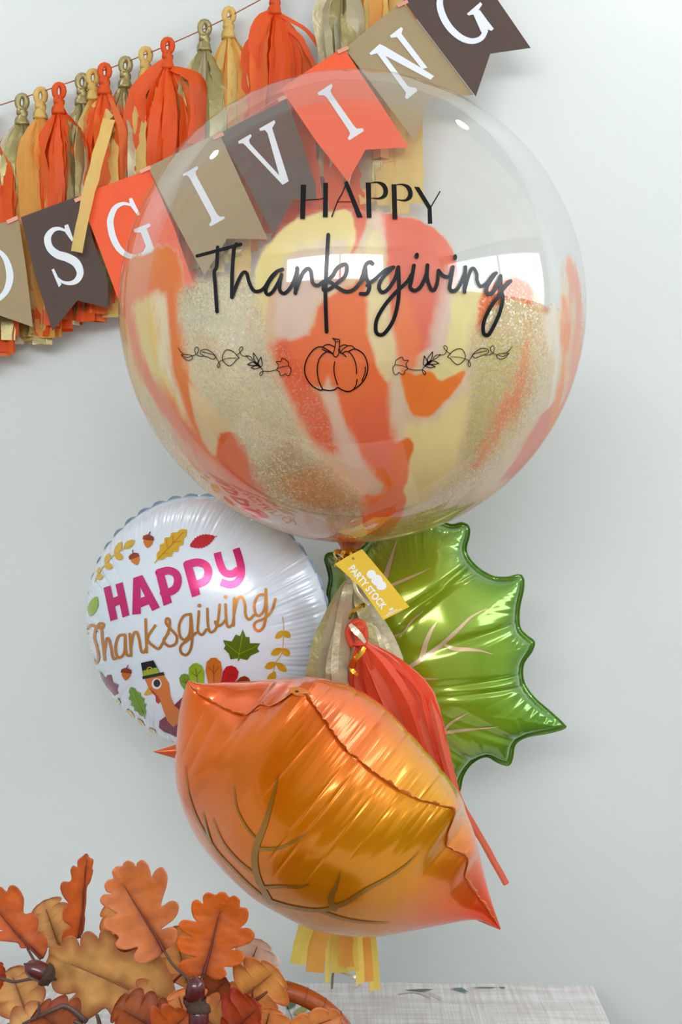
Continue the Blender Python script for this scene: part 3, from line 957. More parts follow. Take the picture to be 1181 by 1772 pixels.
# spray grain at the edges of the glitter
sp = nt.nodes.new('ShaderNodeMath'); sp.operation = 'SUBTRACT'
L.new(sx.outputs[2], sp.inputs[0])
sp.inputs[1].default_value = 0.5
sg = nt.nodes.new('ShaderNodeMath'); sg.operation = 'MULTIPLY'
L.new(sp.outputs[0], sg.inputs[0])
L.new(ag.outputs['Fac'], sg.inputs[1])
sa = nt.nodes.new('ShaderNodeMath'); sa.operation = 'ADD'; sa.use_clamp = True
L.new(aa.outputs['Fac'], sa.inputs[0])
L.new(sg.outputs[0], sa.inputs[1])
tp = nt.nodes.new('ShaderNodeBsdfTransparent')
mo = nt.nodes.new('ShaderNodeMixShader')
L.new(sa.outputs[0], mo.inputs[0])
L.new(tp.outputs[0], mo.inputs[1])
L.new(mt.outputs[0], mo.inputs[2])
L.new(mo.outputs[0], nt.nodes['Material Output'].inputs[0])
po = obj('paint', pos[used], fa, M_paint, bubble, colors=np.column_stack([np.clip(col[used], 0, 1), np.ones(len(used))]), attrs={'cover': alp[used], 'glitter': gli[used]})
po['label'] = 'marbled orange, rose, cream and gold glitter paint inside the film'

# --- black vinyl lettering and drawings on the film
M_vinyl = mat('black_vinyl', (8, 8, 13), 0.2, spec=0.35)
SB = SphereSurf(BC, BR)
def vinyl(name, pieces, label=None):
    v, f = lay(SB, pieces, 0.0008)
    o = obj(name, v, f, M_vinyl, bubble)
    if label:
        o['label'] = label
    return o
zh = Zm(480, 220, .254)
S = lambda z, pts, w, n=6: stroke2d(z(pts), w, n)
Q = lambda z, pts, st=7.0: poly2d(z(pts), st)
s_ = .254
W1 = [6 * s_, 12 * s_, 28 * s_, 32 * s_, 30 * s_, 16 * s_, 6 * s_]
HB = [
    [Q(zh, [(162, 395), (198, 395), (190, 628), (157, 628)]), Q(zh, [(315, 382), (347, 382), (345, 615), (312, 615)]), S(zh, [(192, 500), (290, 494), (318, 486)], 1.8)],
    [Q(zh, [(456, 382), (474, 370), (482, 374), (583, 617), (545, 617)]), S(zh, [(468, 395), (440, 460), (412, 510), (373, 612)], 2.2), S(zh, [(410, 512), (508, 512)], 1.6)],
    [Q(zh, [(603, 380), (638, 380), (643, 620), (610, 620)]), S(zh, [(632, 384), (680, 380), (720, 397), (738, 430), (732, 468), (698, 489), (640, 487)], W1)],
    [Q(zh, [(778, 393), (812, 393), (818, 630), (785, 630)]), S(zh, [(806, 398), (850, 395), (890, 414), (906, 450), (900, 482), (868, 503), (812, 498)], W1)],
    [Q(zh, [(930, 410), (966, 412), (1050, 548), (1022, 560)]), S(zh, [(1107, 443), (1042, 553)], 2.2), Q(zh, [(1022, 545), (1050, 545), (1055, 662), (1025, 662)])],
]
vinyl('word_lettering', [p for l in HB for p in l], 'word HAPPY in thin black capitals')
za, zb = Zm(330, 390, .254), Zm(600, 390, .254)
w = 6.2
TH = [
    S(za, [(48, 210), (345, 131)], 6.0), S(za, [(188, 150), (181, 280), (165, 320), (172, 420), (183, 588)], 6.4),
    S(za, [(315, 130), (298, 170), (286, 350), (284, 490)], 6.6), S(za, [(285, 490), (325, 385), (358, 326), (385, 328), (402, 390), (430, 442), (465, 450), (505, 425), (550, 355), (590, 316), (628, 300)], w),
    S(za, [(590, 316), (540, 380), (514, 445), (530, 471), (562, 452), (602, 385), (622, 335)], w), S(za, [(622, 335), (610, 400), (612, 448), (645, 462), (690, 412), (722, 330), (728, 292)], w),
    S(za, [(728, 292), (716, 462)], 6.6), S(za, [(716, 458), (760, 335), (800, 295), (822, 320), (832, 390), (865, 410), (905, 385)], w),
    S(za, [(939, 66), (926, 300), (920, 480), (928, 724)], 6.6),
    S(za, [(890, 395), (960, 352), (1000, 292), (1048, 266), (1066, 290), (1050, 350), (992, 400), (942, 438), (908, 440), (914, 400), (950, 386), (1000, 422), (1062, 452), (1120, 432), (1175, 365)], 6.6),
    S(zb, [(100, 368), (112, 335), (130, 272), (160, 250), (178, 262)], w), S(zb, [(128, 290), (136, 360), (156, 415), (138, 464), (95, 466)], 6.6),
    S(zb, [(140, 410), (200, 362), (262, 308), (320, 286)], w),
    S(zb, [(318, 286), (242, 362), (220, 420), (242, 456), (282, 436), (330, 362), (352, 286)], 6.6),
    S(zb, [(352, 286), (356, 400), (350, 520), (320, 640), (270, 722), (232, 746), (200, 722), (206, 640), (262, 542), (340, 452), (410, 388), (440, 340)], 6.6),
    S(zb, [(458, 275), (440, 380), (432, 422), (462, 446), (502, 420), (540, 342), (550, 272)], 6.6), S(zb, [(550, 275), (548, 360), (572, 432), (596, 440), (616, 390), (625, 308)], w),
    S(zb, [(625, 310), (660, 346), (700, 346), (722, 285)], w), S(zb, [(722, 285), (706, 380), (700, 430), (726, 450), (762, 420), (800, 332), (806, 286)], 6.6),
    S(zb, [(806, 286), (800, 455)], 6.6), S(zb, [(800, 442), (832, 332), (857, 294), (882, 330), (886, 380), (910, 416), (946, 400), (992, 342), (1015, 326)], w),
    S(zb, [(1010, 328), (958, 408), (950, 452), (976, 470), (1012, 430), (1045, 346)], 6.6), S(zb, [(1045, 346), (1048, 420), (1056, 470)], 6.0),
    S(zb, [(1112, 380), (1052, 448), (1060, 490), (1046, 570), (1020, 640), (970, 736), (942, 746), (926, 716), (936, 640), (986, 542), (1046, 466)], 6.6),
    poly2d(zb(ell2d(476, 210, 15, 22, rot=0.15)), 3), poly2d(zb(ell2d(736, 220, 14, 21, rot=0.1)), 3),
]
vinyl('script_lettering', TH, 'word Thanksgiving in black handwritten script')
zp = Zm(510, 560, .1524)
PK = [
    ([(440, 345), (380, 300), (300, 262), (230, 285), (165, 360), (125, 450), (118, 550), (150, 640), (210, 710), (290, 752), (325, 745)], 14),
    ([(430, 335), (370, 318), (310, 360), (270, 430), (260, 530), (275, 640), (320, 742)], 13),
    ([(320, 745), (400, 757), (460, 745), (495, 722), (540, 750), (610, 768), (670, 745), (740, 695), (800, 620), (830, 530), (825, 440), (790, 355), (740, 310), (680, 287), (620, 310)], 14),
    ([(458, 430), (448, 510), (460, 600), (488, 690)], 12), ([(545, 335), (590, 312), (640, 340), (685, 420), (702, 500), (705, 565)], 12),
    ([(710, 630), (700, 690), (670, 745)], 12), ([(803, 490), (800, 560), (765, 645)], 12), ([(325, 262), (350, 242), (400, 237), (450, 260)], 12),
    ([(520, 258), (560, 240), (600, 250), (545, 292), (525, 325)], 11), ([(600, 250), (650, 250), (690, 287)], 11), ([(315, 290), (380, 318), (440, 342)], 12), ([(520, 330), (550, 342), (585, 372)], 12),
    ([(435, 165), (475, 176), (512, 185), (510, 255), (518, 330)], 12), ([(437, 166), (465, 205), (455, 290), (440, 345), (470, 378), (502, 340), (500, 285)], 11), ([(465, 204), (510, 203)], 9),
]
vinyl('pumpkin_drawing', [stroke2d(zp(a), q * .1524, 5) for a, q in PK], 'black line drawing of a pumpkin')
zv = Zm(300, 560, .1863)
VN = [
    ([(48, 220), (75, 260), (98, 278)], [3, 8, 6]), ([(78, 285), (130, 285), (182, 300), (175, 330), (140, 340), (105, 322), (78, 285)], 7), ([(90, 295), (130, 314), (180, 300), (215, 286)], 6),
    ([(215, 288), (205, 240), (220, 215), (240, 235), (235, 265), (222, 285), (250, 300), (290, 302)], 7),
    ([(290, 300), (258, 275), (262, 250), (305, 237), (350, 256), (385, 285), (396, 310), (372, 328), (320, 308), (290, 300)], 7),
    ([(275, 262), (330, 275), (390, 295), (412, 330), (432, 360), (437, 390), (425, 410), (415, 390), (430, 355), (465, 335)], 7),
    ([(617, 318), (575, 270), (530, 245), (490, 248), (465, 290), (462, 330), (490, 370), (530, 390), (570, 360), (590, 335), (617, 318)], 8), ([(465, 335), (510, 321), (592, 318)], 6),
    ([(590, 292), (625, 265), (650, 230), (640, 213), (620, 230), (625, 265), (645, 295), (682, 303)], 7),
    ([(680, 295), (720, 305), (747, 342), (710, 328), (680, 295)], 7), ([(748, 270), (790, 330), (785, 368), (755, 330), (748, 270)], 8), ([(820, 308), (830, 380), (810, 397), (795, 360), (820, 308)], 8),
    ([(695, 378), (740, 355), (790, 380), (740, 388), (695, 378)], 9), ([(725, 408), (770, 388), (812, 400), (770, 418), (725, 408)], 8), ([(750, 350), (782, 372), (815, 402)], [10, 26, 12]),
    ([(815, 400), (838, 435), (830, 470), (815, 482), (810, 460), (835, 440), (900, 440), (962, 428)], 7),
    ([(962, 428), (982, 385), (960, 350), (1000, 350), (1015, 320), (1050, 335), (1072, 355), (1076, 388), (1097, 420), (1085, 475), (1060, 480), (1045, 460), (1025, 475), (998, 478), (990, 445), (962, 428)], 7),
    ([(965, 420), (1010, 400), (1078, 389)], 6),
]
vinyl('vine_drawing', [stroke2d(zv(a), np.array(q) * .1863 if not np.isscalar(q) else q * .1863, 4) for a, q in VN], 'black line drawing of a leafy vine left of the pumpkin')
mir = lambda pts: [(1212.4 - 1.056 * x, y - 2) for x, y in zv(pts)]
vinyl('vine_drawing', [stroke2d(mir(a), np.array(q) * .1863 if not np.isscalar(q) else q * .1863, 4) for a, q in VN], 'black line drawing of a leafy vine right of the pumpkin')
# --- gathered neck
M_neck = mat('gathered_neck', (238, 150, 96), 0.3, coat=0.4, transl=0.3)
v, f = tube_vf([P(606, 934, 1.5), P(604, 942, 1.499), P(601, 950, 1.498), P(599, 958, 1.497), P(598, 966, 1.497), P(597, 976, 1.497)], [0.0185, 0.0135, 0.0075, 0.0045, 0.005, 0.0065], 28, 9, 0.16, 0.12)
obj('neck', v, f, M_neck, bubble)

# ------------------------------------------------------------------ round white foil balloon
RC = P(357, 1079, 1.64)
Rn = Vector((-0.27, -0.95, -0.13)).normalized()
Rx = Vector((0, 0, 1)).cross(-Rn).normalized() * -1
Rx = Vector((0.96, -0.27, 0)).normalized()
Rx = (Rx - Rn * Rx.dot(Rn)).normalized()
Ry = Rx.cross(-Rn).normalized()
if Ry.z < 0:
    Ry = -Ry
RA, RT = 0.1705, 0.100
roundb = empty('round_foil_balloon', RC - Vector((0, 0, RA)))
tag(roundb, 'round white foil balloon printed with a turkey, leaves and pink and copper lettering', 'balloon')
def round_side(sign, nr=70, nth=720):
    th = np.linspace(0, 2 * math.pi, nth, endpoint=False)
    rr = np.linspace(0.0, 1.0, nr) ** 0.85
    wr = np.random.RandomState(5)
    NP = 44
    rid = np.abs(np.sin(th * NP / 2 + 0.5 * noise1(nth, 3, 40, True)))
    amp = 0.55 + 0.45 * noise1(nth, 9, 30, True)
    fine = np.sin(th * 150 + 2 * noise1(nth, 4, 60, True))
    V = np.zeros((nth, nr, 3))
    C0, N0, X0, Y0 = (np.array(q) for q in (RC, Rn, Rx, Ry))
    for j, r in enumerate(rr):
        h = RT * (max(0.0, 1 - r ** 2.3)) ** 0.60
        wk = sstep(0.55, 0.98, r) * (1 - 0.55 * sstep(0.97, 1.0, r))
        dh = -wk * (0.0042 * amp * (1 - rid) ** 1.6 + 0.0005 * fine * sstep(0.62, 0.9, r))
        rad = RA * r * (1 - 0.004 * (1 - rid) * sstep(0.9, 1, r))
        V[:, j] = C0 + (rad * np.cos(th))[:, None] * X0 + (rad * np.sin(th))[:, None] * Y0 + sign * (h + dh)[:, None] * N0
    return V.reshape(-1, 3), nr, nth
M_wfoil = mat('white_foil', (232, 238, 248), 0.24, metal=0.06, coat=0.6)
M_sfoil = mat('silver_foil', (176, 186, 200), 0.2, metal=0.85)
vF, nr, nth = round_side(1)
fF = grid_faces(nth, nr, True)
fF = [q[::-1] for q in fF]
obj('front_panel', vF, fF, M_wfoil, roundb)
vB, nr, nth = round_side(-1)
obj('back_panel', vB, grid_faces(nth, nr, True), M_sfoil, roundb)
# scalloped welded seam
V, n = [], 720
for k in range(n):
    a = 2 * math.pi * k / n
    sc = abs(math.sin(a * 22))
    dirv = Rx * math.cos(a) + Ry * math.sin(a)
    for (rr_, hh) in ((0.985, 0.0), (1.0 + 0.022 * sc, 0.0022 * (sc - 0.5))):
        V.append(tuple(RC + dirv * RA * rr_ + Rn * hh))
M_seam = mat('seam_foil', (168, 186, 206), 0.22, metal=0.5)
obj('seam', V, grid_faces(n, 2, True), M_seam, roundb)
SR = BVHSurf(vF, fF)
def foil_print(name, pieces, material, off=0.0009, label=None):
    v, f = lay(SR, pieces, off)
    o = obj(name, v, f, material, roundb)
    if label:
        o['label'] = label
    return o
def pm(name, c, metal=0.3):
    return mat(name, c, 0.25, metal=metal, coat=0.4)
M_mag, M_cop = pm('magenta_print', (214, 34, 112), 0.45), pm('copper_print', (214, 138, 62), 0.55)
P_yel, P_grn, P_red, P_brn, P_mar, P_org, P_blk, P_wht, P_lim, P_olv = (pm('print_' + n_, c_) for n_, c_ in (
    ('yellow', (226, 178, 40)), ('green', (118, 160, 30)), ('red', (204, 34, 44)), ('russet', (152, 62, 26)), ('maroon', (132, 34, 66)), ('orange', (226, 124, 44)), ('black', (34, 32, 34)), ('white', (238, 238, 238)), ('lime', (160, 190, 40)), ('dark_green', (84, 122, 26))))
zr = Zm(150, 860, .2625)
st = 5.0
HP = [Q(zr, [(115, 600), (160, 583), (207, 803), (160, 818)], st), Q(zr, [(193, 577), (240, 562), (285, 778), (240, 795)], st), Q(zr, [(172, 668), (218, 650), (230, 705), (183, 724)], st),
      Q(zr, [(310, 535), (356, 521), (360, 770), (303, 775)], st), Q(zr, [(325, 530), (370, 515), (485, 727), (435, 752)], st), Q(zr, [(340, 672), (410, 648), (430, 700), (340, 735)], st),
      Q(zr, [(455, 490), (505, 475), (565, 695), (510, 718)], st), S(zr, [(480, 500), (540, 486), (588, 505), (604, 550), (588, 602), (545, 628), (510, 632)], 13.5),
      Q(zr, [(637, 440), (690, 425), (752, 642), (697, 662)], st), S(zr, [(665, 446), (730, 432), (782, 448), (804, 492), (788, 545), (742, 572), (705, 574)], 13.5),
      stroke2d(zr([(862, 368), (884, 450), (915, 500), (962, 506), (1002, 480)]), 13.0, 6, False), stroke2d(zr([(986, 342), (1012, 430), (1020, 510), (992, 562), (945, 578), (886, 562)]), 13.0, 6, False)]
foil_print('word_lettering', HP, M_mag, label='word HAPPY in magenta capitals')
zs = Zm(140, 1000, .3048)
TS = [
    [(33, 318), (36, 290), (62, 268), (95, 280), (122, 285), (133, 265), (115, 258), (102, 268), (118, 285)], [(88, 282), (80, 340), (98, 410), (102, 462), (88, 482), (68, 455)],
    [(120, 285), (126, 360), (138, 465)], [(136, 430), (146, 355), (160, 345), (174, 395), (186, 456), (205, 455)],
    [(252, 322), (218, 330), (200, 385), (206, 440), (228, 450), (250, 418), (254, 325)], [(254, 325), (260, 425), (280, 440), (288, 425)],
    [(280, 318), (288, 440)], [(286, 400), (300, 322), (320, 308), (335, 355), (345, 412), (362, 420), (374, 395)], [(370, 235), (373, 330), (376, 420)], [(424, 270), (380, 345), (420, 390), (446, 400), (465, 372)],
    [(462, 378), (500, 300), (506, 242), (490, 230), (486, 256), (512, 290), (546, 330), (540, 372), (502, 386), (472, 355), (500, 312)],
    [(625, 205), (586, 216), (560, 270), (566, 330), (592, 350), (620, 312), (626, 205)], [(626, 205), (635, 320), (626, 400), (600, 436), (570, 420), (572, 382), (612, 350), (655, 312)],
    [(672, 190), (668, 250), (666, 300), (690, 322), (714, 292)], [(720, 175), (723, 260), (736, 306), (766, 290), (782, 230), (790, 152)], [(764, 248), (776, 272), (802, 262), (824, 236)],
    [(822, 150), (826, 230), (836, 276), (860, 266), (868, 235)], [(872, 115), (868, 268)], [(870, 205), (890, 122), (915, 110), (932, 150), (936, 210), (956, 236), (982, 212)],
    [(1046, 95), (1008, 100), (986, 150), (992, 202), (1016, 214), (1044, 170), (1050, 65)], [(1050, 65), (1054, 180), (1040, 270), (1012, 300), (986, 282), (992, 252), (1040, 230), (1082, 190), (1104, 120)],
]
foil_print('script_lettering', [stroke2d(zs(q), 4.6, 5) for q in TS] + [poly2d(zs(ell2d(675, 157, 11, 11)), 3), poly2d(zs(ell2d(822, 108, 10, 11)), 3)], M_cop, label='word Thanksgiving in copper script')
def leafshape(a, b, wid, n=14, teeth=0, k=0.0):
    a, b = np.array(a, float), np.array(b, float)
    d = b - a
    s = np.array([-d[1], d[0]]) / (np.linalg.norm(d) + 1e-9)
    L_, R_ = [], []
    for i in range(n + 1):
        t = i / n
        wv = wid * 0.5 * math.sin(math.pi * min(1, t * 0.96 + 0.02)) ** 0.8
        if teeth:
            wv *= 1 - k * (0.5 + 0.5 * math.cos(t * teeth * 2 * math.pi))
        L_.append(tuple(a + d * t + s * wv))
        R_.append(tuple(a + d * t - s * wv))
    return L_ + R_[::-1][1:-1]
# yellow sprig, acorns, oak leaf, red leaf at the top
foil_print('sprig_print', [stroke2d(zr([(58, 560), (80, 505), (130, 440), (180, 385), (240, 345), (300, 300)]), 1.6)] + [poly2d(zr(leafshape(a, b, w_, 10)), 4) for a, b, w_ in
           (((245, 342), (320, 285), 45), ((185, 385), (235, 295), 40), ((185, 382), (245, 405), 48), ((125, 445), (155, 370), 36), ((120, 450), (175, 465), 44), ((78, 510), (88, 465), 28), ((68, 525), (112, 528), 40))], P_yel)
foil_print('oak_leaf_print', [poly2d(zr(leafshape((465, 415), (660, 215), 125, 36, 5, 0.30)), 5), stroke2d(zr([(452, 436), (475, 405)]), 2.0)], P_yel)
foil_print('leaf_vein', [stroke2d(zr([(475, 408), (640, 235)]), 1.0), stroke2d(zr([(570, 300), (572, 255)]), .9), stroke2d(zr([(535, 340), (530, 285)]), .9), stroke2d(zr([(505, 372), (548, 375)]), .9), stroke2d(zr([(570, 300), (620, 295)]), .9)], P_org, 0.0014)
foil_print('red_leaf_print', [poly2d(zr(leafshape((682, 325), (845, 262), 88, 40, 9, 0.14)), 5), stroke2d(zr([(840, 265), (860, 260)]), 1.2)], P_red)
def acorn_print(cx, cy, s, rot):
    c, q = math.cos(rot), math.sin(rot)
    T = lambda pts: [(cx + (x * c - y * q) * s, cy + (x * q + y * c) * s) for x, y in pts]
    foil_print('acorn_print', [poly2d(T([(-8, 0), (8, 0), (8, 6), (4, 12), (0, 15), (-4, 12), (-8, 6)]), 3)], P_org)
    foil_print('acorn_cap_print', [poly2d(T([(-10, 1), (-9, -5), (-3, -8), (3, -8), (9, -5), (10, 1)]), 3), stroke2d(T([(0, -8), (2, -13)]), 1.8)], P_russ, 0.0013)
P_russ = P_brn
acorn_print(257.5, 934, 1.0, 0.1)
acorn_print(233.5, 965, 0.95, -0.35)
acorn_print(219.5, 1163, 0.95, 0.1)
foil_print('lime_leaf_print', [poly2d(zs(leafshape((52, 218), (92, 105), 58, 24, 6, 0.1)), 4)], P_lim)
zt = Zm(160, 1120, .2879)
foil_print('maple_leaf_print', [poly2d(zs([(895, 470), (890, 455), (850, 462), (842, 430), (812, 400), (822, 385), (808, 352), (858, 360), (880, 320), (905, 330), (920, 292), (938, 335), (958, 335), (960, 370), (1018, 370), (1002, 400), (1015, 418), (965, 440), (945, 466), (905, 456), (897, 472)]), 4)], P_olv)
foil_print('leaf_vein', [stroke2d(zs([(893, 472), (918, 315)]), 1.0), stroke2d(zs([(898, 430), (825, 372)]), .8), stroke2d(zs([(900, 430), (1000, 385)]), .8)], P_lim, 0.0014)
foil_print('maple_leaf_print', [poly2d(zt([(45, 140), (80, 185), (95, 165), (115, 165), (125, 210), (160, 225), (150, 255), (160, 275), (135, 290), (110, 262), (90, 240), (60, 190)]), 4)], P_mar)
foil_print('green_leaf_print', [poly2d(zt(leafshape((315, 415), (232, 238), 92, 36, 5, 0.28)), 4), stroke2d(zt([(312, 405), (316, 425)]), 1.4)], P_grn)
foil_print('leaf_vein', [stroke2d(zt([(310, 400), (245, 260)]), .8)], P_lim, 0.0014)
foil_print('sprig_print', [stroke2d(zs([(1145, 220), (1152, 290), (1142, 420), (1108, 480), (1085, 560)]), 1.2)] + [poly2d(zs(leafshape(a, b, w_, 10)), 4) for a, b, w_ in
           (((1150, 300), (1105, 345), 36), ((1150, 300), (1188, 340), 36), ((1142, 400), (1080, 435), 40), ((1142, 400), (1186, 440), 40), ((1108, 480), (1045, 510), 40), ((1108, 480), (1168, 530), 40), ((1105, 530), (1060, 600), 44))], P_yel)
foil_print('sprig_print', [poly2d(zt(leafshape(a, b, w_, 8)), 4) for a, b, w_ in (((205, 370), (255, 425), 26), ((270, 425), (318, 480), 22), ((340, 485), (385, 515), 22), ((140, 320), (170, 350), 10))], P_yel)
# the turkey
foil_print('turkey_body_print', [poly2d(zt([(402, 480), (405, 440), (440, 415), (490, 350), (540, 300), (620, 280), (640, 420), (600, 540), (520, 545), (470, 520), (430, 505)]), 6)], P_mar, 0.0008)
feath = [((600, 300), (545, 160), 70, P_grn), ((650, 300), (618, 95), 95, P_lim), ((735, 300), (730, 62), 100, P_org), ((780, 280), (850, 112), 95, P_red), ((830, 260), (945, 190), 80, P_brn)]
for i, (a, b_, w_, m_) in enumerate(feath):
    a, b2 = np.array(a, float), np.array(b_, float)
    d = b2 - a
    sv = np.array([-d[1], d[0]]) / np.linalg.norm(d)
    out = [tuple(a + sv * w_ * .22), tuple(a + d * .7 + sv * w_ * .5), tuple(a + d * .9 + sv * w_ * .42), tuple(a + d * 1.0 + sv * w_ * .15), tuple(a + d * 1.0 - sv * w_ * .15), tuple(a + d * .9 - sv * w_ * .42), tuple(a + d * .7 - sv * w_ * .5), tuple(a - sv * w_ * .22)]
    foil_print('feather_print', [poly2d(zt(out), 5)], m_, 0.0010 + 0.0002 * i)
    foil_print('feather_vein', [stroke2d(zt([tuple(a), tuple(a + d * .85)]), 0.9), stroke2d(zt([tuple(a + d * .62), tuple(a + d * .78 + sv * w_ * .32)]), .8), stroke2d(zt([tuple(a + d * .62), tuple(a + d * .78 - sv * w_ * .32)]), .8)], P_brn if m_ is not P_brn else P_mar, 0.0016 + 0.0002 * i)
foil_print('turkey_neck_print', [poly2d(zt([(318, 190), (370, 172), (430, 165), (462, 215), (470, 290), (490, 340), (540, 385), (552, 420), (490, 475), (455, 440), (430, 380), (405, 300), (375, 270), (340, 240)]), 5)], P_org, 0.0012)
foil_print('beak_print', [poly2d(zt([(338, 240), (312, 280), (322, 288), (370, 275)]), 4)], P_yel, 0.0013)
foil_print('wattle_print', [poly2d(zt([(345, 240), (372, 265), (395, 290), (412, 320), (402, 337), (385, 325), (382, 290), (360, 268)]), 4)], P_red, 0.0014)
foil_print('eye_white_print', [poly2d(zt(ell2d(390, 216, 30, 33)), 4)], P_wht, 0.0015)
foil_print('pupil_print', [poly2d(zt(ell2d(392, 213, 20, 23)), 4)], P_blk, 0.0018)
foil_print('hat_print', [poly2d(zt([(295, 92), (370, 76), (408, 150), (310, 172)]), 4), poly2d(zt([(304, 172), (430, 146), (438, 164), (306, 190)]), 4)], P_blk, 0.0015)
foil_print('hat_band_print', [poly2d(zt([(308, 138), (390, 118), (408, 150), (312, 170)]), 4)], P_lim, 0.0018)
foil_print('buckle_print', [stroke2d(zt(ell2d(350, 134, 16, 18) + [(366, 134)]), 1.6, 2)], P_yel, 0.0021)
# ------------------------------------------------------------------ green leaf balloon
GL = [(562, 968), (566, 959), (578, 957), (596, 966), (618, 950), (645, 925), (690, 902), (745, 896), (780, 908), (800, 905), (812, 912), (812, 928), (807, 950), (814, 968), (832, 986), (856, 998), (880, 999), (898, 995), (906, 1001),
      (906, 1020), (899, 1055), (900, 1085), (912, 1100), (925, 1111), (920, 1128), (906, 1150), (907, 1180), (925, 1207), (952, 1231), (976, 1253), (977, 1260), (950, 1268), (912, 1275), (892, 1288), (887, 1312), (880, 1324), (862, 1319), (842, 1309),
      (818, 1320), (802, 1342), (796, 1368), (784, 1392), (762, 1388), (740, 1356), (712, 1350), (680, 1372), (640, 1392), (618, 1380), (616, 1340), (598, 1310), (566, 1300), (552, 1280), (566, 1240), (566, 1200), (550, 1160), (552, 1120), (570, 1080), (566, 1030), (570, 1000)]
GDP = 1.715
gk = -0.10
def gpos(px, py):
    return P(px, py, GDP + gk * (px - 740) * GDP / F)
gpoly = catmull(GL + [GL[0]], 4)[:-1]
gs = GDP / F
gpm = gpoly * gs
samp = poisson_height(gpm, 150, 3000)
def cdt_fill(poly, step):
    out = []
    for i in range(len(poly)):
        a, b_ = poly[i], poly[(i + 1) % len(poly)]
        m = max(1, int(np.linalg.norm(b_ - a) / step))
        for k in range(m):
            out.append(a + (b_ - a) * k / m)
    o = np.array(out)
    x0, y0 = o.min(0)
    x1, y1 = o.max(0)
    gx, gy = np.meshgrid(np.arange(x0 + step * .5, x1, step), np.arange(y0 + step * .5, y1, step))
    gy[:, ::2] += step * 0.5
    g = np.column_stack([gx.ravel(), gy.ravel()])
    g = g[poly_sdf(g, poly) < -step * 0.5]
    allp = [Vector(q) for q in o] + [Vector(q) for q in g]
    r = delaunay_2d_cdt(allp, [], [list(range(len(o)))], 1, 1e-9)
    return np.array([tuple(v) for v in r[0]]), [tuple(f) for f in r[2]]
gv, gf = cdt_fill(gpoly, 2.3)
gd = -poly_sdf(gv * gs, gpm)
hh = samp(gv * gs)
hmax = hh.max()
# nearest rim position, for crinkles that run in from the seam
per = np.concatenate([[0], np.cumsum(np.linalg.norm(np.diff(np.vstack([gpm, gpm[:1]]), axis=0), axis=1))])
def rim_param(pts, poly, per):
    best = np.full(len(pts), 1e18)
    arc = np.zeros(len(pts))
    for i in range(len(poly)):
        a, b_ = poly[i], poly[(i + 1) % len(poly)]
        e = b_ - a
        w_ = pts - a
        t = np.clip((w_ @ e) / (e @ e + 1e-12), 0, 1)
        q = w_ - t[:, None] * e
        d2 = (q * q).sum(1)
        m = d2 < best
        best[m] = d2[m]
        arc[m] = per[i] + t[m] * math.sqrt(e @ e)
    return arc
arc = rim_param(gv * gs, gpm, per)
fl_w = 0.0016
base = (np.maximum(hh, 0) / hmax) ** 0.6 * 0.078
base *= sstep(0.0, 0.008, gd - fl_w * 0.6)
def crinkle(arc, total, seed, n):
    a = np.interp(arc, np.linspace(0, total, n), noise1(n, seed, n // 5, True))
    return a
ck = 0.55 * np.sin(arc / 0.0021 + 3.5 * crinkle(arc, per[-1], 8, 900)) + 0.7 * np.sin(arc / 0.0055 + 2.5 * crinkle(arc, per[-1], 2, 900)) + 0.9 * np.sin(arc / 0.019 + 3 * crinkle(arc, per[-1], 3, 500))
ampc = np.clip(0.55 + 0.75 * crinkle(arc, per[-1], 4, 160), 0, 1.2)
fade = np.exp(-gd / 0.026) * sstep(0.002, 0.008, gd)
base += -np.abs(ck) * 0.0021 * fade * ampc
# long folds running in from the notches
for (nx, ny, tx, ty, dep, wd) in ((812, 975, 660, 1100, 0.010, 9), (830, 988, 690, 1060, 0.006, 5), (899, 1075, 700, 1130, 0.007, 8), (906, 1165, 720, 1180, 0.008, 6), (908, 1185, 720, 1195, 0.006, 5), (895, 1280, 740, 1210, 0.008, 12), (820, 1318, 720, 1230, 0.008, 10)):
    a, b_ = np.array((nx, ny), float), np.array((tx, ty), float)
    e = b_ - a
    t = np.clip(((gv - a) @ e) / (e @ e), 0, 1)
    q = np.linalg.norm(gv - (a + t[:, None] * e), axis=1)
    base -= dep * (1 - t) ** 0.8 * np.exp(-(q / (wd * (0.5 + 1.2 * t))) ** 2) * sstep(0.002, 0.01, gd)
base = np.maximum(base, 0.0004)
gn = Vector((gk, -1, 0)).normalized()
green = empty('leaf_foil_balloon', gpos(740, 1390))
tag(green, 'green leaf-shaped foil balloon with pointed lobes and copper veins at the right', 'balloon')
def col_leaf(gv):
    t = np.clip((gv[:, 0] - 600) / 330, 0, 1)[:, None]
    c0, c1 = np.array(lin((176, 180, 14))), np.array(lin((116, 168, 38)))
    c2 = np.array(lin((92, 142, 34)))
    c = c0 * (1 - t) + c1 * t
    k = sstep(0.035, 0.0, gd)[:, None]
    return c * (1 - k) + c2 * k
M_green = mat_vcol('green_foil', 0.17, 0.32, coat=0.7)
gc = np.column_stack([col_leaf(gv), np.ones(len(gv))])
vf = np.array([tuple(gpos(x, y) + gn * h) for (x, y), h in zip(gv, base)])
vb = np.array([tuple(gpos(x, y) - gn * h) for (x, y), h in zip(gv, base)])
gf2 = []
for q in gf:
    a = gv[list(q)]
    ar = sum(a[i][0] * a[(i + 1) % len(a)][1] - a[(i + 1) % len(a)][0] * a[i][1] for i in range(len(a)))
    gf2.append(tuple(q) if ar < 0 else tuple(q[::-1]))
obj('front_panel', vf, gf2, M_green, green, colors=gc)
obj('back_panel', vb, [q[::-1] for q in gf2], mat('dark_green_foil', (112, 128, 20), 0.2, metal=0.4, coat=0.5), green)
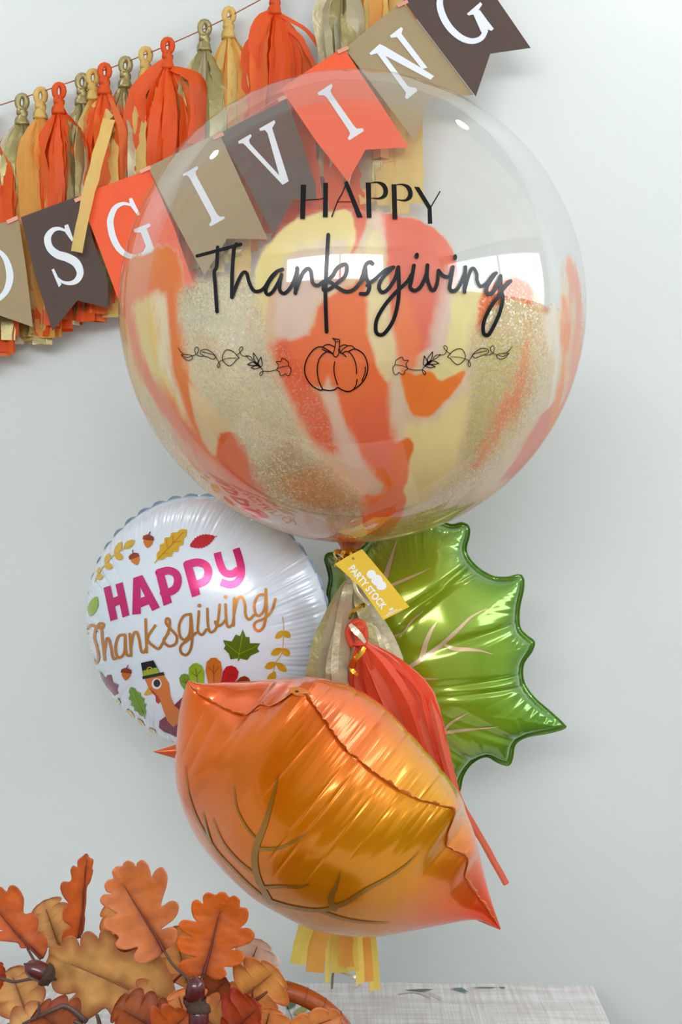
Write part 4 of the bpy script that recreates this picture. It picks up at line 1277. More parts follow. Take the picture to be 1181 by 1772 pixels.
v, f = tube_vf([tuple(gpos(x, y)) for x, y in gpoly], 0.0013, 6, closed=True)
obj('seam', v, f, mat('green_seam', (84, 118, 22), 0.25, metal=0.3), green)
zg = Zm(560, 900, .3641)
g_ = .3641
SG = BVHSurf(vf, gf2)
M_rose = mat('rose_gold_print', (236, 198, 160), 0.2, metal=0.4, coat=0.4)
GV = [([(385, 712), (470, 660), (560, 592), (640, 520), (700, 462), (778, 420)], [16, 22, 20, 17, 10, 2]), ([(470, 655), (485, 590), (510, 530), (541, 481)], [30, 22, 16, 2]), ([(572, 590), (620, 612), (700, 616), (750, 622), (804, 638)], [10, 20, 15, 9, 2]),
      ([(425, 738), (480, 753), (552, 755)], [12, 10, 2]), ([(322, 556), (380, 535), (420, 482), (475, 435)], [8, 9, 8, 3]), ([(298, 268), (315, 210), (348, 106)], [24, 18, 4]), ([(330, 308), (420, 270), (512, 229)], [14, 11, 2]),
      ([(570, 1002), (610, 960), (688, 913)], [14, 13, 2]), ([(565, 1010), (650, 1000), (740, 990), (832, 980)], [16, 15, 9, 2])]
for a, q in GV:
    v, f = lay(SG, [stroke2d(zg(a), np.array(q) * g_, 6)], 0.001)
    obj('vein', v, f, M_rose, green)

# ------------------------------------------------------------------ orange leaf balloon, tipped towards the viewer
OD = 1.405
O0 = np.array((325.0, 1180.0))
U = np.array((542.0, 428.0))
ULEN = np.linalg.norm(U)
Uh = U / ULEN
Wh = np.array((Uh[1], -Uh[0]))
phi = math.radians(31)
NEAR = [(0, 2), (10, -4), (40, -4), (69, 1), (100, 9), (117, 16), (121, 46), (130, 50), (137, 54), (142, 60), (150, 78), (154, 98), (173, 109), (200, 103), (225, 95), (260, 84), (290, 77), (320, 78), (340, 76), (404, 79), (440, 88), (470, 100), (497, 112), (506, 104), (516, 70), (527, 54), (548, 58), (568, 62), (576, 54), (584, 34), (600, 26), (630, 18), (662, 8), (690, 0)]
NEARS = [(0, 0), (60, 6), (110, 38), (140, 70), (180, 90), (250, 88), (330, 82), (420, 76), (480, 70), (540, 56), (590, 36), (640, 16), (690, 0)]
TOP = [(0, 3), (22, 14), (50, 38), (78, 62), (120, 102), (167, 137), (205, 158), (241, 171), (290, 176), (330, 172), (385, 163), (434, 152), (470, 142), (496, 131), (540, 108), (582, 78), (640, 34), (690, 1)]
BOT = [(0, -3), (8, -24), (22, -52), (48, -92), (75, -130), (110, -163), (173, -198), (235, -214), (290, -221), (334, -221), (400, -210), (452, -194), (520, -152), (560, -110), (602, -62), (647, -14), (690, -1)]
ns_, nt_ = 620, 74
# denser stations where the seam moves fast
us = np.linspace(0, 690, ns_)
near = np.interp(us, *zip(*NEAR))
nears = catmull(NEARS, 8); nears = np.interp(us, nears[:, 0], nears[:, 1])
kk = np.ones(5) / 5
near = np.convolve(np.pad(near, 2, mode='edge'), kk, 'valid')
top = catmull(TOP, 8); top = np.interp(us, top[:, 0], top[:, 1])
bot = catmull(BOT, 8); bot = np.interp(us, bot[:, 0], bot[:, 1])
cen, half = (top + bot) / 2, np.maximum((top - bot) / 2, 0.5)
ws = np.clip(nears - cen, -half * 0.86, half * 0.86)
Ww = np.maximum(np.abs(ws), half * 0.42) / math.sin(phi)
ws = np.where(np.abs(ws) < half * 0.42, np.sign(ws + 1e-6) * half * 0.42, ws)
Tt = np.sqrt(np.maximum(half ** 2 - ws ** 2, 0.01)) / math.cos(phi)
def opix(u, wv):
    return O0[0] + Uh[0] * u + Wh[0] * wv, O0[1] + Uh[1] * u + Wh[1] * wv
sc_ = OD / F
arcs = us * sc_
def orange_side(side, seed):
    """side -1: the face towards the viewer (below the seam), +1: the far face (above the seam)"""
    V = np.zeros((ns_, nt_, 3))
    CO = np.zeros((ns_, nt_, 4))
    ts = np.linspace(0, 1, nt_) ** 1.25
    rr_ = np.random.RandomState(seed)
    creases = []
    for _ in range(220):
        creases.append((rr_.uniform(6, 684), rr_.uniform(0.9, 2.4), rr_.uniform(0.8, 3.0), rr_.uniform(0.05, 0.16), rr_.uniform(-26, 26), 0))
    for _ in range(26):
        creases.append((rr_.uniform(30, 670), rr_.uniform(3.0, 7.0), rr_.uniform(2.0, 5.5), rr_.uniform(0.10, 0.26), rr_.uniform(-30, 30), 0))
    for _ in range(12):
        creases.append((rr_.uniform(60, 640), rr_.uniform(8, 16), rr_.uniform(3.5, 7.5), rr_.uniform(0.18, 0.34), rr_.uniform(-30, 30), 0))
    if side < 0:   # the long straight creases of the front face
        creases += [(300, 2.2, 4.0, 0.42, 4, 1), (322, 2.4, 4.5, 0.46, 6, 1), (345, 9, 5.0, 0.40, 6, 1), (372, 2.4, 5.0, 0.44, 4, 1), (410, 2.0, 3.0, 0.30, 0, 1), (232, 2.2, 3.5, 0.36, -30, 1), (122, 10, 12, 0.36, 20, 1), (70, 7, 7, 0.5, 60, 1), (44, 3, 4, 0.5, 60, 1), (500, 8, 8, 0.22, 0, 1), (528, 7, 10, 0.24, -10, 1), (590, 6, 6, 0.25, 0, 1)]
    else:
        creases += [(240, 5, 5, 0.35, 0, 1), (300, 4, 4, 0.4, 0, 1), (352, 3, 5, 0.42, 0, 1), (395, 6, 5, 0.4, 0, 1), (440, 3, 4, 0.4, 0, 1), (122, 12, 9, 0.3, 0, 1), (530, 9, 8, 0.3, 0, 1)]
    f3 = noise1(ns_, seed + 2, 240)
    for j, t in enumerate(ts):
        th = math.pi * t
        a = math.cos(th)
        b_ = math.sin(th)
        b2 = b_ ** 0.92
        tiny = np.minimum(1, half / 60)
        wr = f3 * 0.5 * math.exp(-t / 0.12)
        for (s0, wd_, dp_, ln_, sk_, lg_) in creases:
            k_ = (1 - min(1.0, t / ln_)) ** (0.9 if not lg_ else 0.7)
            if k_ <= 0:
                continue
            x_ = (us - s0 - sk_ * t) / wd_
            wr = wr - dp_ * k_ * np.exp(-np.abs(x_) ** 1.5)
        wr = wr * float(sstep(0.0, 0.02, t)) * tiny
        # cross-section in (w, depth) pixels
        w_ = cen + ws * a + side * Tt * math.cos(phi) * b2
        d_ = -np.sign(ws) * Ww * math.cos(phi) * a + side * Tt * math.sin(phi) * b2
        nl = np.hypot(math.cos(phi), math.sin(phi))
        w_ = w_ + side * math.cos(phi) * wr
        d_ = d_ + side * math.sin(phi) * wr
        # the welded edge wanders off the smooth body near the seam
        k = math.exp(-(t / 0.16) ** 1.5)
        w_ = w_ + (near - nears) * k
        d_ = d_ - np.clip(near - nears, -40, 40) * 0.5 * k
        for i in range(ns_):
            px, py = opix(us[i], w_[i])
            V[i, j] = P(px, py, OD + d_[i] * sc_)
        s01 = us / 690
        if side < 0:
            stops = [(0, (244, 108, 6)), (0.16, (244, 116, 4)), (0.36, (238, 128, 2)), (0.58, (232, 146, 4)), (0.74, (230, 148, 6)), (0.83, (236, 112, 12)), (0.93, (240, 74, 20)), (1, (240, 66, 24))]
        else:
            stops = [(0, (244, 100, 20)), (0.25, (250, 118, 48)), (0.42, (252, 128, 58)), (0.55, (244, 158, 42)), (0.68, (238, 168, 40)), (0.78, (248, 150, 70)), (0.88, (244, 100, 60)), (1, (236, 72, 44))]
        cc = np.array([lin(q[1]) for q in stops])
        xs = [q[0] for q in stops]
        c = np.column_stack([np.interp(s01, xs, cc[:, m]) for m in range(3)])
        edge = np.array(lin((236, 96, 22))) if side < 0 else np.array(lin((250, 112, 62)))
        ke = (math.exp(-t / 0.10) * (0.8 if side < 0 else 0.5) * np.clip((0.62 - s01) * 6, 0, 1))[:, None]
        kf = (math.exp(-(1 - t) / 0.12) * 0.3)
        c = c * (1 - ke) + edge * ke
        c = c * (1 - kf) + np.array(lin((206, 130, 60))) * kf if side < 0 else c
        CO[:, j, :3] = c
        CO[:, j, 3] = 1
    return V.reshape(-1, 3), CO.reshape(-1, 4)
orange = empty('leaf_foil_balloon', P(560, 1620, OD))
tag(orange, 'orange leaf-shaped foil balloon with dark gold veins, lying lowest in the bouquet', 'balloon')
M_ofoil = mat_vcol('orange_foil', 0.24, 0.42, coat=0.45, noise=0.05, nscale=14, spec=0.3)
oF, cF = orange_side(-1, 11)
oB, cB = orange_side(1, 31)
of = grid_faces(ns_, nt_)
obj('front_panel', oF, of, M_ofoil, orange, colors=cF)
obj('back_panel', oB, [q[::-1] for q in of], M_ofoil, orange, colors=cB)
# welded rim along the near seam, crimped, with its pale line
V, V2 = [], []
ruf = noise1(ns_, 77, 75) * 0.8 + 0.4 * noise1(ns_, 78, 200)
for i in range(ns_):
    e = min(1, us[i] / 20, (690 - us[i]) / 20)
    for k, (o1, o2) in enumerate(((-1.5, 0.5), (1.6 + 1.8 * ruf[i], -2.0 - 1.0 * ruf[i]), (2.6 + 4.0 * ruf[i], -5.5 - 2.0 * ruf[i]))):
        px, py = opix(us[i], near[i] + o1 * e)
        d_ = -np.sign(ws[i]) * Ww[i] * math.cos(phi) - np.clip(near[i] - nears[i], -40, 40) * 0.5
        V.append(tuple(P(px, py, OD + (d_ + o2 * e - o1 * 0.5) * sc_ - 0.0006)))
M_orim = mat('orange_seam', (238, 138, 62), 0.22, metal=0.3, coat=0.6)
ro = obj('seam', V, grid_faces(ns_, 3), M_orim, orange)
m = ro.modifiers.new('thickness', 'SOLIDIFY'); m.thickness = 0.0006
tabp = [(500, 1190), (515, 1188), (530, 1193), (541, 1201), (530, 1206), (512, 1203), (501, 1197)]
q0 = V[int(160 / 690 * (ns_ - 1)) * 3][1]
v, f = thin_sheet(tabp, q0 - 0.006, 0.0008)
vt = obj('valve_tab', v, f, M_orim, orange, smooth=False)
v, f = lay(PlaneSurf((0, q0 - 0.006, 0), (0, -1, 0)), [poly2d(ell2d(514, 1196.5, 3.2, 1.8), 1.5)], 0.0004)
obj('tab_hole', v, f, mat('tab_hole_shade', (70, 30, 14), 0.8), vt, smooth=False)
# lobes of the far rim that show past the body, lower left and lower right
def lobe(tip, a, b_, d, thick, name='lobe'):
    A, B, T = (np.array(q, float) for q in (a, b_, tip))
    V = []
    n = 14
    for s in (-1, 1):
        for i in range(n + 1):
            t = i / n
            wid = (1 - t) ** 0.85
            for k in range(9):
                x = k / 8
                e = A * (1 - x) + B * x
                q = T * t + e * (1 - t)
                bulge = math.sin(math.pi * x) * thick * wid
                V.append(tuple(P(q[0], q[1], d[0] * (1 - t) + d[1] * t + s * bulge)))
    m_ = (n + 1) * 9
    Fc = grid_faces(n + 1, 9)
    Fc = [q[::-1] for q in Fc] + [tuple(i + m_ for i in q) for q in Fc]
    return obj(name, V, Fc, M_lobe, orange)
M_lobe = mat('orange_foil_lobe', (226, 96, 30), 0.22, metal=0.3, coat=0.5)
lobe((264, 1301), (318, 1284), (316, 1316), (1.46, 1.45), 0.008)
lobe((868, 1610), (838, 1586), (824, 1592), (1.44, 1.43), 0.004)
# veins printed on the front face
SO = BVHSurf(oF, of)
M_ovein = mat('dark_gold_print', (170, 122, 34), 0.26, metal=0.5, coat=0.4)
zo, zq = Zm(260, 1160, .2879), Zm(540, 1150, .3048)
OV = [(zo, [(775, 608), (745, 740), (692, 920), (645, 1040), (630, 1140), (655, 1260), (722, 1388)], [2, 20, 34, 42, 40, 36, 34]), (zo, [(505, 700), (525, 830), (580, 940), (642, 1015)], [4, 9, 12, 14]), (zo, [(662, 1072), (760, 1070), (850, 1035), (952, 968)], [20, 18, 15, 3]),
      (zo, [(690, 1302), (800, 1297), (900, 1300), (960, 1280)], [20, 16, 14, 4]), (zo, [(380, 890), (440, 1030), (530, 1140), (622, 1215)], [4, 10, 13, 14]), (zo, [(212, 570), (240, 760), (300, 920), (400, 1080), (500, 1190), (600, 1290), (720, 1390)], [3, 8, 12, 12, 12, 12, 14]),
      (zo, [(320, 845), (345, 960), (372, 1045)], [3, 14, 14]), (zo, [(715, 1382), (850, 1420), (1000, 1440), (1112, 1425)], [22, 20, 20, 24]), (zo, [(1112, 1428), (1085, 1370), (1120, 1290), (1147, 1203)], [36, 34, 24, 2]),
      (zq, [(110, 1378), (200, 1345), (300, 1280), (420, 1215), (530, 1140), (612, 1058)], [26, 24, 20, 16, 10, 2]), (zq, [(40, 1395), (180, 1440), (300, 1460), (442, 1466)], [16, 15, 11, 2])]
for z_, a, q in OV:
    k_ = .2879 if z_ is zo else .3048
    v, f = lay(SO, [stroke2d(z_(a), np.array(q) * k_, 8)], 0.0011)
    obj('vein', v, f, M_ovein, orange)

# ------------------------------------------------------------------ tassels, tag and ribbons of the bouquet
def knot_mesh(px, py, d, h, material, parent, name='knot', rw=8):
    s = d / F
    pts = [P(px, py, d), P(px + 1, py + h * .25, d), P(px, py + h * .5, d), P(px + 1, py + h * .75, d), P(px + 2, py + h, d)]
    v, f = tube_vf(catmull([tuple(q) for q in pts], 4), [rw * s * q for q in np.interp(np.linspace(0, 1, 17), [0, .2, .6, .8, 1], [.5, 1.3, .9, .75, 1.2])], 16, 6, 0.16, 0.35)
    return obj(name, v, f, material, parent)
gt = empty('champagne_tassel', P(605, 985, 1.52))
tag(gt, 'champagne gold paper tassel hanging below the clear bubble balloon', 'tassel')
knot_mesh(606, 982, 1.515, 26, M_golds, gt)
r = random.Random(3)
GS = [(546, 34, -0.3, 1.53), (560, 24, 0.5, 1.522), (588, 30, 0.0, 1.515), (572, 24, 0.9, 1.545), (612, 22, -0.6, 1.53), (632, 26, 0.5, 1.54), (652, 28, 0.1, 1.535), (676, 24, 0.8, 1.55), (692, 24, 0.3, 1.555), (642, 22, 0.9, 1.56), (600, 26, -0.8, 1.56), (556, 22, 0.9, 1.56)]
for i, (x, wd, tw, d) in enumerate(GS):
    strip([(605, 1002, 1.515), (605 + (x - 605) * .22, 1028, d - .01), (605 + (x - 605) * .62, 1080, d), (605 + (x - 605) * .92, 1140, d), (x, 1200, d + .005), (x + r.uniform(-6, 6), 1262, d + .06)], [7, 20, wd * .85, wd, wd, wd],
          M_golds if i % 3 else M_gold, gt, (tw, tw + r.uniform(-.8, .8), r.uniform(-.7, .7), tw + r.uniform(-.5, .5)), r.uniform(-.6, .6))
ct = empty('coral_tassel', P(622, 1080, 1.495))
tag(ct, 'coral orange tissue paper tassel hanging between the orange and green leaf balloons', 'tassel')
knot_mesh(621, 1076, 1.495, 40, M_coral, ct, rw=10)
v, f = tube_vf(catmull([tuple(P(612, 1120, 1.50)), tuple(P(603, 1098, 1.50)), tuple(P(612, 1078, 1.498)), tuple(P(628, 1080, 1.496)), tuple(P(631, 1102, 1.496)), tuple(P(626, 1122, 1.497))], 5), 0.0042, 10, 4, 0.2, 0.5)
obj('loop', v, f, M_coral, ct)
CS = [
    ([(622, 1112), (614, 1150), (612, 1200), (618, 1260)], [10, 20, 26, 26], .4, 1.52), ([(624, 1112), (622, 1150), (630, 1210), (648, 1280)], [10, 24, 32, 32], .2, 1.515),
    ([(625, 1112), (634, 1150), (655, 1215), (685, 1300)], [10, 28, 36, 36], -.1, 1.512), ([(626, 1112), (648, 1155), (675, 1210), (700, 1280), (725, 1350)], [10, 30, 38, 38, 36], .15, 1.508),
    ([(628, 1112), (662, 1150), (700, 1210), (725, 1280), (750, 1370)], [10, 30, 36, 36, 34], -.2, 1.505), ([(630, 1114), (672, 1148), (715, 1195), (735, 1260), (758, 1330), (780, 1400)], [10, 28, 36, 36, 34, 30], .1, 1.51),
    ([(632, 1112), (680, 1142), (728, 1185), (748, 1230), (765, 1300), (785, 1370), (800, 1420)], [10, 22, 30, 32, 30, 26, 20], .2, 1.515), ([(634, 1112), (690, 1146), (738, 1192), (755, 1240), (772, 1310), (795, 1385), (835, 1455), (877, 1530)], [8, 16, 22, 24, 22, 18, 15, 15], .3, 1.525),
    ([(632, 1116), (660, 1150), (690, 1180), (712, 1230), (722, 1300), (740, 1360)], [10, 24, 30, 30, 30, 30], .5, 1.53), ([(628, 1116), (645, 1160), (662, 1220), (690, 1280), (715, 1340)], [10, 24, 30, 30, 30], -.4, 1.535),
    ([(624, 1116), (630, 1170), (640, 1230), (660, 1300)], [10, 24, 30, 30], .5, 1.535), ([(634, 1116), (700, 1160), (742, 1210), (760, 1280), (782, 1350), (797, 1392)], [8, 16, 20, 20, 18, 12], -.3, 1.54),
]
for i, (a, q, tw, d) in enumerate(CS):
    n_p = len(a)
    path = [(x, y, 1.497 + (d - 1.497) * min(1, k / 1.5) + 0.10 * max(0, (k / (n_p - 1)) - 0.45)) for k, (x, y) in enumerate(a)]
    strip(path, np.array(q) * 0.8, (M_coral, M_coral_lit)[i % 2], ct, (0, tw + r.uniform(-.5, .5), r.uniform(-.6, .6), tw + r.uniform(-.5, .5)), r.choice((-1, 1)) * r.uniform(.35, .7), n=5)
yt = empty('yellow_tassel', P(590, 1500, 1.62))
tag(yt, 'yellow tissue paper tassel hanging below the orange leaf balloon', 'tassel')
knot_mesh(590, 1480, 1.60, 40, M_lemon, yt)
YS = [(514, 1668, 27, M_lemon, 0.15), (545, 1683, 33, M_apricot, 0.0), (567, 1700, 13, M_lemon, 0.9), (588, 1683, 30, M_lemon, 0.1), (600, 1672, 26, M_apricot, -0.3), (624, 1702, 18, M_lemon, 0.6), (634, 1699, 26, M_apricot, 0.1), (650, 1714, 20, M_lemon, 0.2), (611, 1680, 22, M_lemon, -0.2)]
for i, (x, y, wd, m_, tw) in enumerate(YS):
    d = 1.60 + 0.006 * (i % 4)
    x0 = 590 + (x - 590) * .55
    strip([(592, 1515, 1.60), (x0, 1560, d), (590 + (x - 590) * .85, 1620, d), (x, y, d)], [10, wd * .9, wd, wd], m_, yt, (tw, tw * .6, tw), r.uniform(-.2, .2))

# gold ribbon bow at the balloon neck and its curls
M_rib = mat('gold_ribbon', (226, 166, 52), 0.14, metal=0.9)
bow = empty('ribbon_bow', P(598, 966, 1.485))
tag(bow, 'small shiny gold ribbon bow tied at the neck of the bubble balloon', 'ribbon')
for i, (cx, cy, rx, ry, rot, dd) in enumerate(((589, 962, 11, 7, .5, 0), (608, 959, 11, 7, -.4, -.004), (596, 971, 9, 8, 1.4, -.008), (610, 966, 9, 6, .9, -.005), (587, 973, 8, 6, 2.2, .000), (600, 962, 8, 9, .2, -.012), (598, 966, 12, 4, 1.2, -.010))):
    path = []
    for k in range(11):
        a = 2 * math.pi * k / 10
        x, y = rx * math.cos(a), ry * math.sin(a)
        path.append((cx + x * math.cos(rot) - y * math.sin(rot), cy + x * math.sin(rot) + y * math.cos(rot), 1.484 + dd + 0.004 * math.sin(a)))
    strip(path, [8, 10, 8], M_rib, bow, (0.8, 1.4, 0.5, 1.2), 0.1, name='loop', n=3)
M_ribs = mat('pale_ribbon', (226, 214, 184), 0.25, metal=0.4)
cr = empty('curling_ribbon', P(612, 1060, 1.48))
tag(cr, 'gold curling ribbon wound down around the coral tassel knot', 'ribbon')
strip([(608, 985, 1.50), (612, 1000, 1.488), (617, 1022, 1.486), (628, 1036, 1.487), (640, 1046, 1.487)], [5, 7, 7, 6, 6], M_ribs, cr, (.2, .5, .1), 0.0, name='curl')
strip([(632, 1047, 1.484), (622, 1050, 1.481), (610, 1060, 1.480), (605, 1072, 1.481)], [9, 7, 6, 5], M_rib, cr, (.4, 0, .6), 0.0, name='curl')
strip([(606, 1080, 1.484), (612, 1088, 1.481), (622, 1098, 1.479), (633, 1112, 1.481)], [6, 10, 10, 5], M_ribs, cr, (.1, .3), 0.0, name='curl')
strip([(632, 1120, 1.482), (624, 1132, 1.478), (612, 1144, 1.478), (606, 1154, 1.482)], [6, 9, 9, 6], M_rib, cr, (.2, 0), 0.0, name='curl')
strip([(606, 1156, 1.486), (612, 1162, 1.484), (620, 1168, 1.484)], [5, 7, 5], M_rib, cr, (.2, 0), 0.0, name='curl')
rs = empty('balloon_ribbon', P(575, 1714, 1.62))
tag(rs, 'pale curling ribbon trailing from the yellow tassel down to the tablecloth', 'ribbon')
strip([(596, 1600, 1.63), (592, 1640, 1.64), (584, 1675, 1.66), (600, 1686, 1.65), (618, 1692, 1.65), (622, 1706, 1.66), (608, 1712, 1.66)], [3, 4, 4, 5, 5, 5, 4], M_ribs, rs, (.2, .9, .3), 0.0, name='curl')
strip([(590, 1600, 1.64), (582, 1660, 1.66), (576, 1690, 1.69), (575, 1711, 1.735)], [3, 4, 5, 4], mat('sage_stem', (128, 136, 84), 0.6), rs, (.4,), 0.2, name='tail')

# gift tag
TD = 1.462
tcorn = [(580, 976), (627, 950), (709, 1050), (664, 1073)]
tg = empty('gift_tag', P(644, 1012, TD))
tag(tg, 'bright yellow paper gift tag with white print at the bubble balloon neck', 'tag')
M_tag = mat('yellow_card', (244, 200, 44), 0.55, noise=0.03, nscale=100)
M_tprint = mat('white_print', (250, 250, 248), 0.5)
v, f = thin_sheet([(580, 976), (603, 962), (627, 950), (668, 999), (709, 1050), (686, 1062), (664, 1073), (625, 1017)], TD, 0.0005, 0.0)
obj('card', v, f, M_tag, tg, smooth=False)
ST = PlaneSurf((0, TD, 0), (0, -1, 0))
def text_tris(s):
    cu = bpy.data.curves.new('text', 'FONT')
    cu.body = s
    cu.size = 1.0
    cu.offset = 0.032
    cu.space_character = 1.06
    cu.resolution_u = 4
    o = bpy.data.objects.new('text', cu)
    C.objects.link(o)
    dg = bpy.context.evaluated_depsgraph_get()
    me = o.evaluated_get(dg).to_mesh()
    v = [(q.co.x, q.co.y) for q in me.vertices]
    f = [tuple(p.vertices) for p in me.polygons]
    o.evaluated_get(dg).to_mesh_clear()
    bpy.data.objects.remove(o)
    bpy.data.curves.remove(cu)
    return v, f
tv, tf = text_tris('PARTY STOCK')
x0, x1 = min(q[0] for q in tv), max(q[0] for q in tv)
dl = np.array((709 - 627, 1050 - 950), float); dl /= np.linalg.norm(dl)
up = np.array((dl[1], -dl[0]))
org = np.array((603.0, 984.5))
LEN = 92.0
tv = [tuple(org + dl * (q[0] - x0) / (x1 - x0) * LEN + up * q[1] * 17.5) for q in tv]
v, f = lay(ST, [(tv, tf)], 0.0005)
obj('tag_lettering', v, f, M_tprint, tg, smooth=False)
zk = Zm(530, 920, .1693)
v, f = lay(ST, [poly2d(zk(ell2d(668, 437, 48, 46)), 4), poly2d(zk(ell2d(728, 498, 62, 56, rot=.8)), 4), poly2d(zk(ell2d(774, 552, 50, 46)), 4), poly2d(zk(ell2d(690, 515, 30, 18, rot=.8)), 4), poly2d(zk(ell2d(740, 575, 26, 16, rot=.8)), 4)], 0.0006)
obj('tag_logo', v, f, M_tprint, tg, smooth=False)
v, f = lay(ST, [stroke2d(zk([(850, 800), (890, 785)]), 3.2, 2, False), stroke2d(zk([(835, 832), (935, 790)]), .8, 2, False), stroke2d(zk([(820, 850), (985, 788)]), .8, 2, False), stroke2d(zk([(806, 868), (900, 832)]), .8, 2, False)], 0.0005)
obj('tag_fine_print', v, f, M_tprint, tg, smooth=False)
v, f = lay(ST, [poly2d(zk(ell2d(482, 274, 14, 14)), 2)], 0.0006)
obj('punched_hole', v, f, mat('hole_shade', (150, 140, 96), 0.8), tg, smooth=False)
# ------------------------------------------------------------------ table and printed cloth
TZ = CAMZ - 0.69
M_wood = mat('table_wood', (150, 112, 80), 0.5, noise=0.2, nscale=20, stretch=(1, 10, 10))
ang = math.radians(-1.8)
def TR(x, y, z):
    # table axes turned a little against the room; origin at the far right corner
    c, s = math.cos(ang), math.sin(ang)
    return (0.362 + x * c - y * s, 1.800 + x * s + y * c, z)
table = empty('table', (-0.25, 1.42, 0))
tag(table, 'wooden table standing against the wall under the printed cloth', 'table')
def tbox(name, x0, x1, y0, y1, z0, z1, m, par):
    v, f = box_vf(x0, x1, y0, y1, z0, z1)
    o = obj(name, [TR(*q) for q in v], f, m, par, smooth=False)
    return o
tbox('tabletop', -1.26, -0.006, -0.76, -0.006, TZ - 0.035, TZ - 0.003, M_wood, table)
for (x, y) in ((-1.22, -0.72), (-0.10, -0.72), (-1.22, -0.10), (-0.10, -0.10)):
    tbox('leg', x, x + 0.055, y, y + 0.055, 0.0, TZ - 0.036, M_wood, table)
# cloth: top with rounded edge and a hanging hem that waves a little
M_cloth, nt, b = new_mat('linen_print_cloth')
L = nt.links
tc = nt.nodes.new('ShaderNodeTexCoord')
mp1 = nt.nodes.new('ShaderNodeMapping'); mp1.inputs['Scale'].default_value = (300, 7, 300)
mp2 = nt.nodes.new('ShaderNodeMapping'); mp2.inputs['Scale'].default_value = (9, 90, 60)
n1 = nt.nodes.new('ShaderNodeTexNoise'); n1.inputs['Scale'].default_value = 1.0; n1.inputs['Detail'].default_value = 3
n2 = nt.nodes.new('ShaderNodeTexNoise'); n2.inputs['Scale'].default_value = 1.0; n2.inputs['Detail'].default_value = 3
L.new(tc.outputs['Object'], mp1.inputs['Vector']); L.new(tc.outputs['Object'], mp2.inputs['Vector'])
L.new(mp1.outputs[0], n1.inputs['Vector']); L.new(mp2.outputs[0], n2.inputs['Vector'])
mx = nt.nodes.new('ShaderNodeMath'); mx.operation = 'MULTIPLY'
L.new(n1.outputs['Fac'], mx.inputs[0]); L.new(n2.outputs['Fac'], mx.inputs[1])
rp = nt.nodes.new('ShaderNodeValToRGB')
rp.color_ramp.elements[0].position = 0.10; rp.color_ramp.elements[0].color = (*lin((206, 194, 186)), 1)
rp.color_ramp.elements[1].position = 0.36; rp.color_ramp.elements[1].color = (*lin((236, 232, 232)), 1)
L.new(mx.outputs[0], rp.inputs[0])
L.new(rp.outputs[0], b.inputs['Base Color'])
b.inputs['Roughness'].default_value = 0.5
def cloth_z(x, y):
    return TZ + 0.0008 * math.sin(x * 37 + y * 11) + 0.0006 * math.sin(y * 53 - x * 9)
xs = list(np.linspace(-1.27, 0, 70))
prof_n = 10
V = []
cols = []
sect = [(-0.79, None)]
def edge_profile(k):   # k 0..1 over the rounded edge and hem
    if k < 0.25:
        a = k / 0.25 * math.pi / 2
        return 0.008 * math.sin(a), -0.008 * (1 - math.cos(a))
    return 0.008 + 0.006 * math.sin((k - .25) * 3), -0.008 - (k - 0.25) / 0.75 * 0.22
ny = 46
ks = [0, .06, .12, .18, .25, .4, .55, .7, .85, 1.0]
grid = []
ux = [('h', k) for k in ks[::-1][:-1]] + [('t', x) for x in xs] + [('H', k) for k in ks[1:]]
uy = [('h', k) for k in ks[::-1][:-1]] + [('t', y) for y in np.linspace(-0.77, 0, ny)] + [('H', k) for k in ks[1:]]
for a, kx in ux:
    for c_, ky in uy:
        z = 0.0
        if a == 't':
            x = kx
        else:
            o_, dz_ = edge_profile(kx)
            x = -1.27 - o_ if a == 'h' else 0 + o_
            z += dz_
        if c_ == 't':
            y = ky
        else:
            o_, dz_ = edge_profile(ky)
            y = -0.77 - o_ if c_ == 'h' else 0 + o_
            z = min(z, dz_) if a != 't' else dz_
        wav = 0.004 * math.sin((x + y) * 38) * min(1, -z / 0.1)
        V.append(TR(x + (wav if a != 't' else 0), y + (wav if c_ != 't' else 0), cloth_z(x, y) + z))
cl = obj('tablecloth', V, [q[::-1] for q in grid_faces(len(ux), len(uy))], M_cloth)
tag(cl, 'pale linen-look tablecloth printed with green leaves covering the table', 'tablecloth')
SC = PlaneSurf((0, 1.7, TZ), (0, 0, 1))
M_lf = [mat('leaf_print_a', (96, 116, 84), 0.6), mat('leaf_print_b', (160, 168, 96), 0.6), mat('leaf_print_c', (92, 130, 132), 0.6), mat('leaf_print_d', (120, 112, 100), 0.6)]
def cloth_print(pieces, m):
    v, f = lay(SC, pieces, 0.0018)
    obj('leaf_print', v, f, m, cl, smooth=False)
cloth_print([poly2d(leafshape((497, 1748), (514, 1729), 13, 10), 4)], M_lf[0])
cloth_print([poly2d(leafshape((490, 1738), (499, 1717), 9, 10), 4)], M_lf[2])
cloth_print([poly2d(leafshape((508, 1757), (534, 1745), 12, 10), 4), poly2d(leafshape((520, 1768), (544, 1754), 12, 10), 4)], M_lf[1])
cloth_print([stroke2d([(492, 1735), (503, 1757), (508, 1775)], 1.4), stroke2d([(510, 1762), (522, 1772)], 1.2)], M_lf[0])
cloth_print([poly2d([(700, 1715), (730, 1718), (752, 1713.5), (735, 1713)], 4)], M_lf[3])
cloth_print([poly2d([(780, 1712), (800, 1717), (812, 1719), (800, 1711)], 4), poly2d([(812, 1711), (850, 1712), (862, 1710), (830, 1710)], 4), poly2d([(862, 1709.5), (872, 1713), (876, 1710)], 4)], M_lf[2])
cloth_print([stroke2d([(690, 1722), (720, 1719), (745, 1727)], 2.0), stroke2d([(745, 1720), (765, 1730)], 2.0)], mat('leaf_print_e', (206, 192, 186), 0.6))

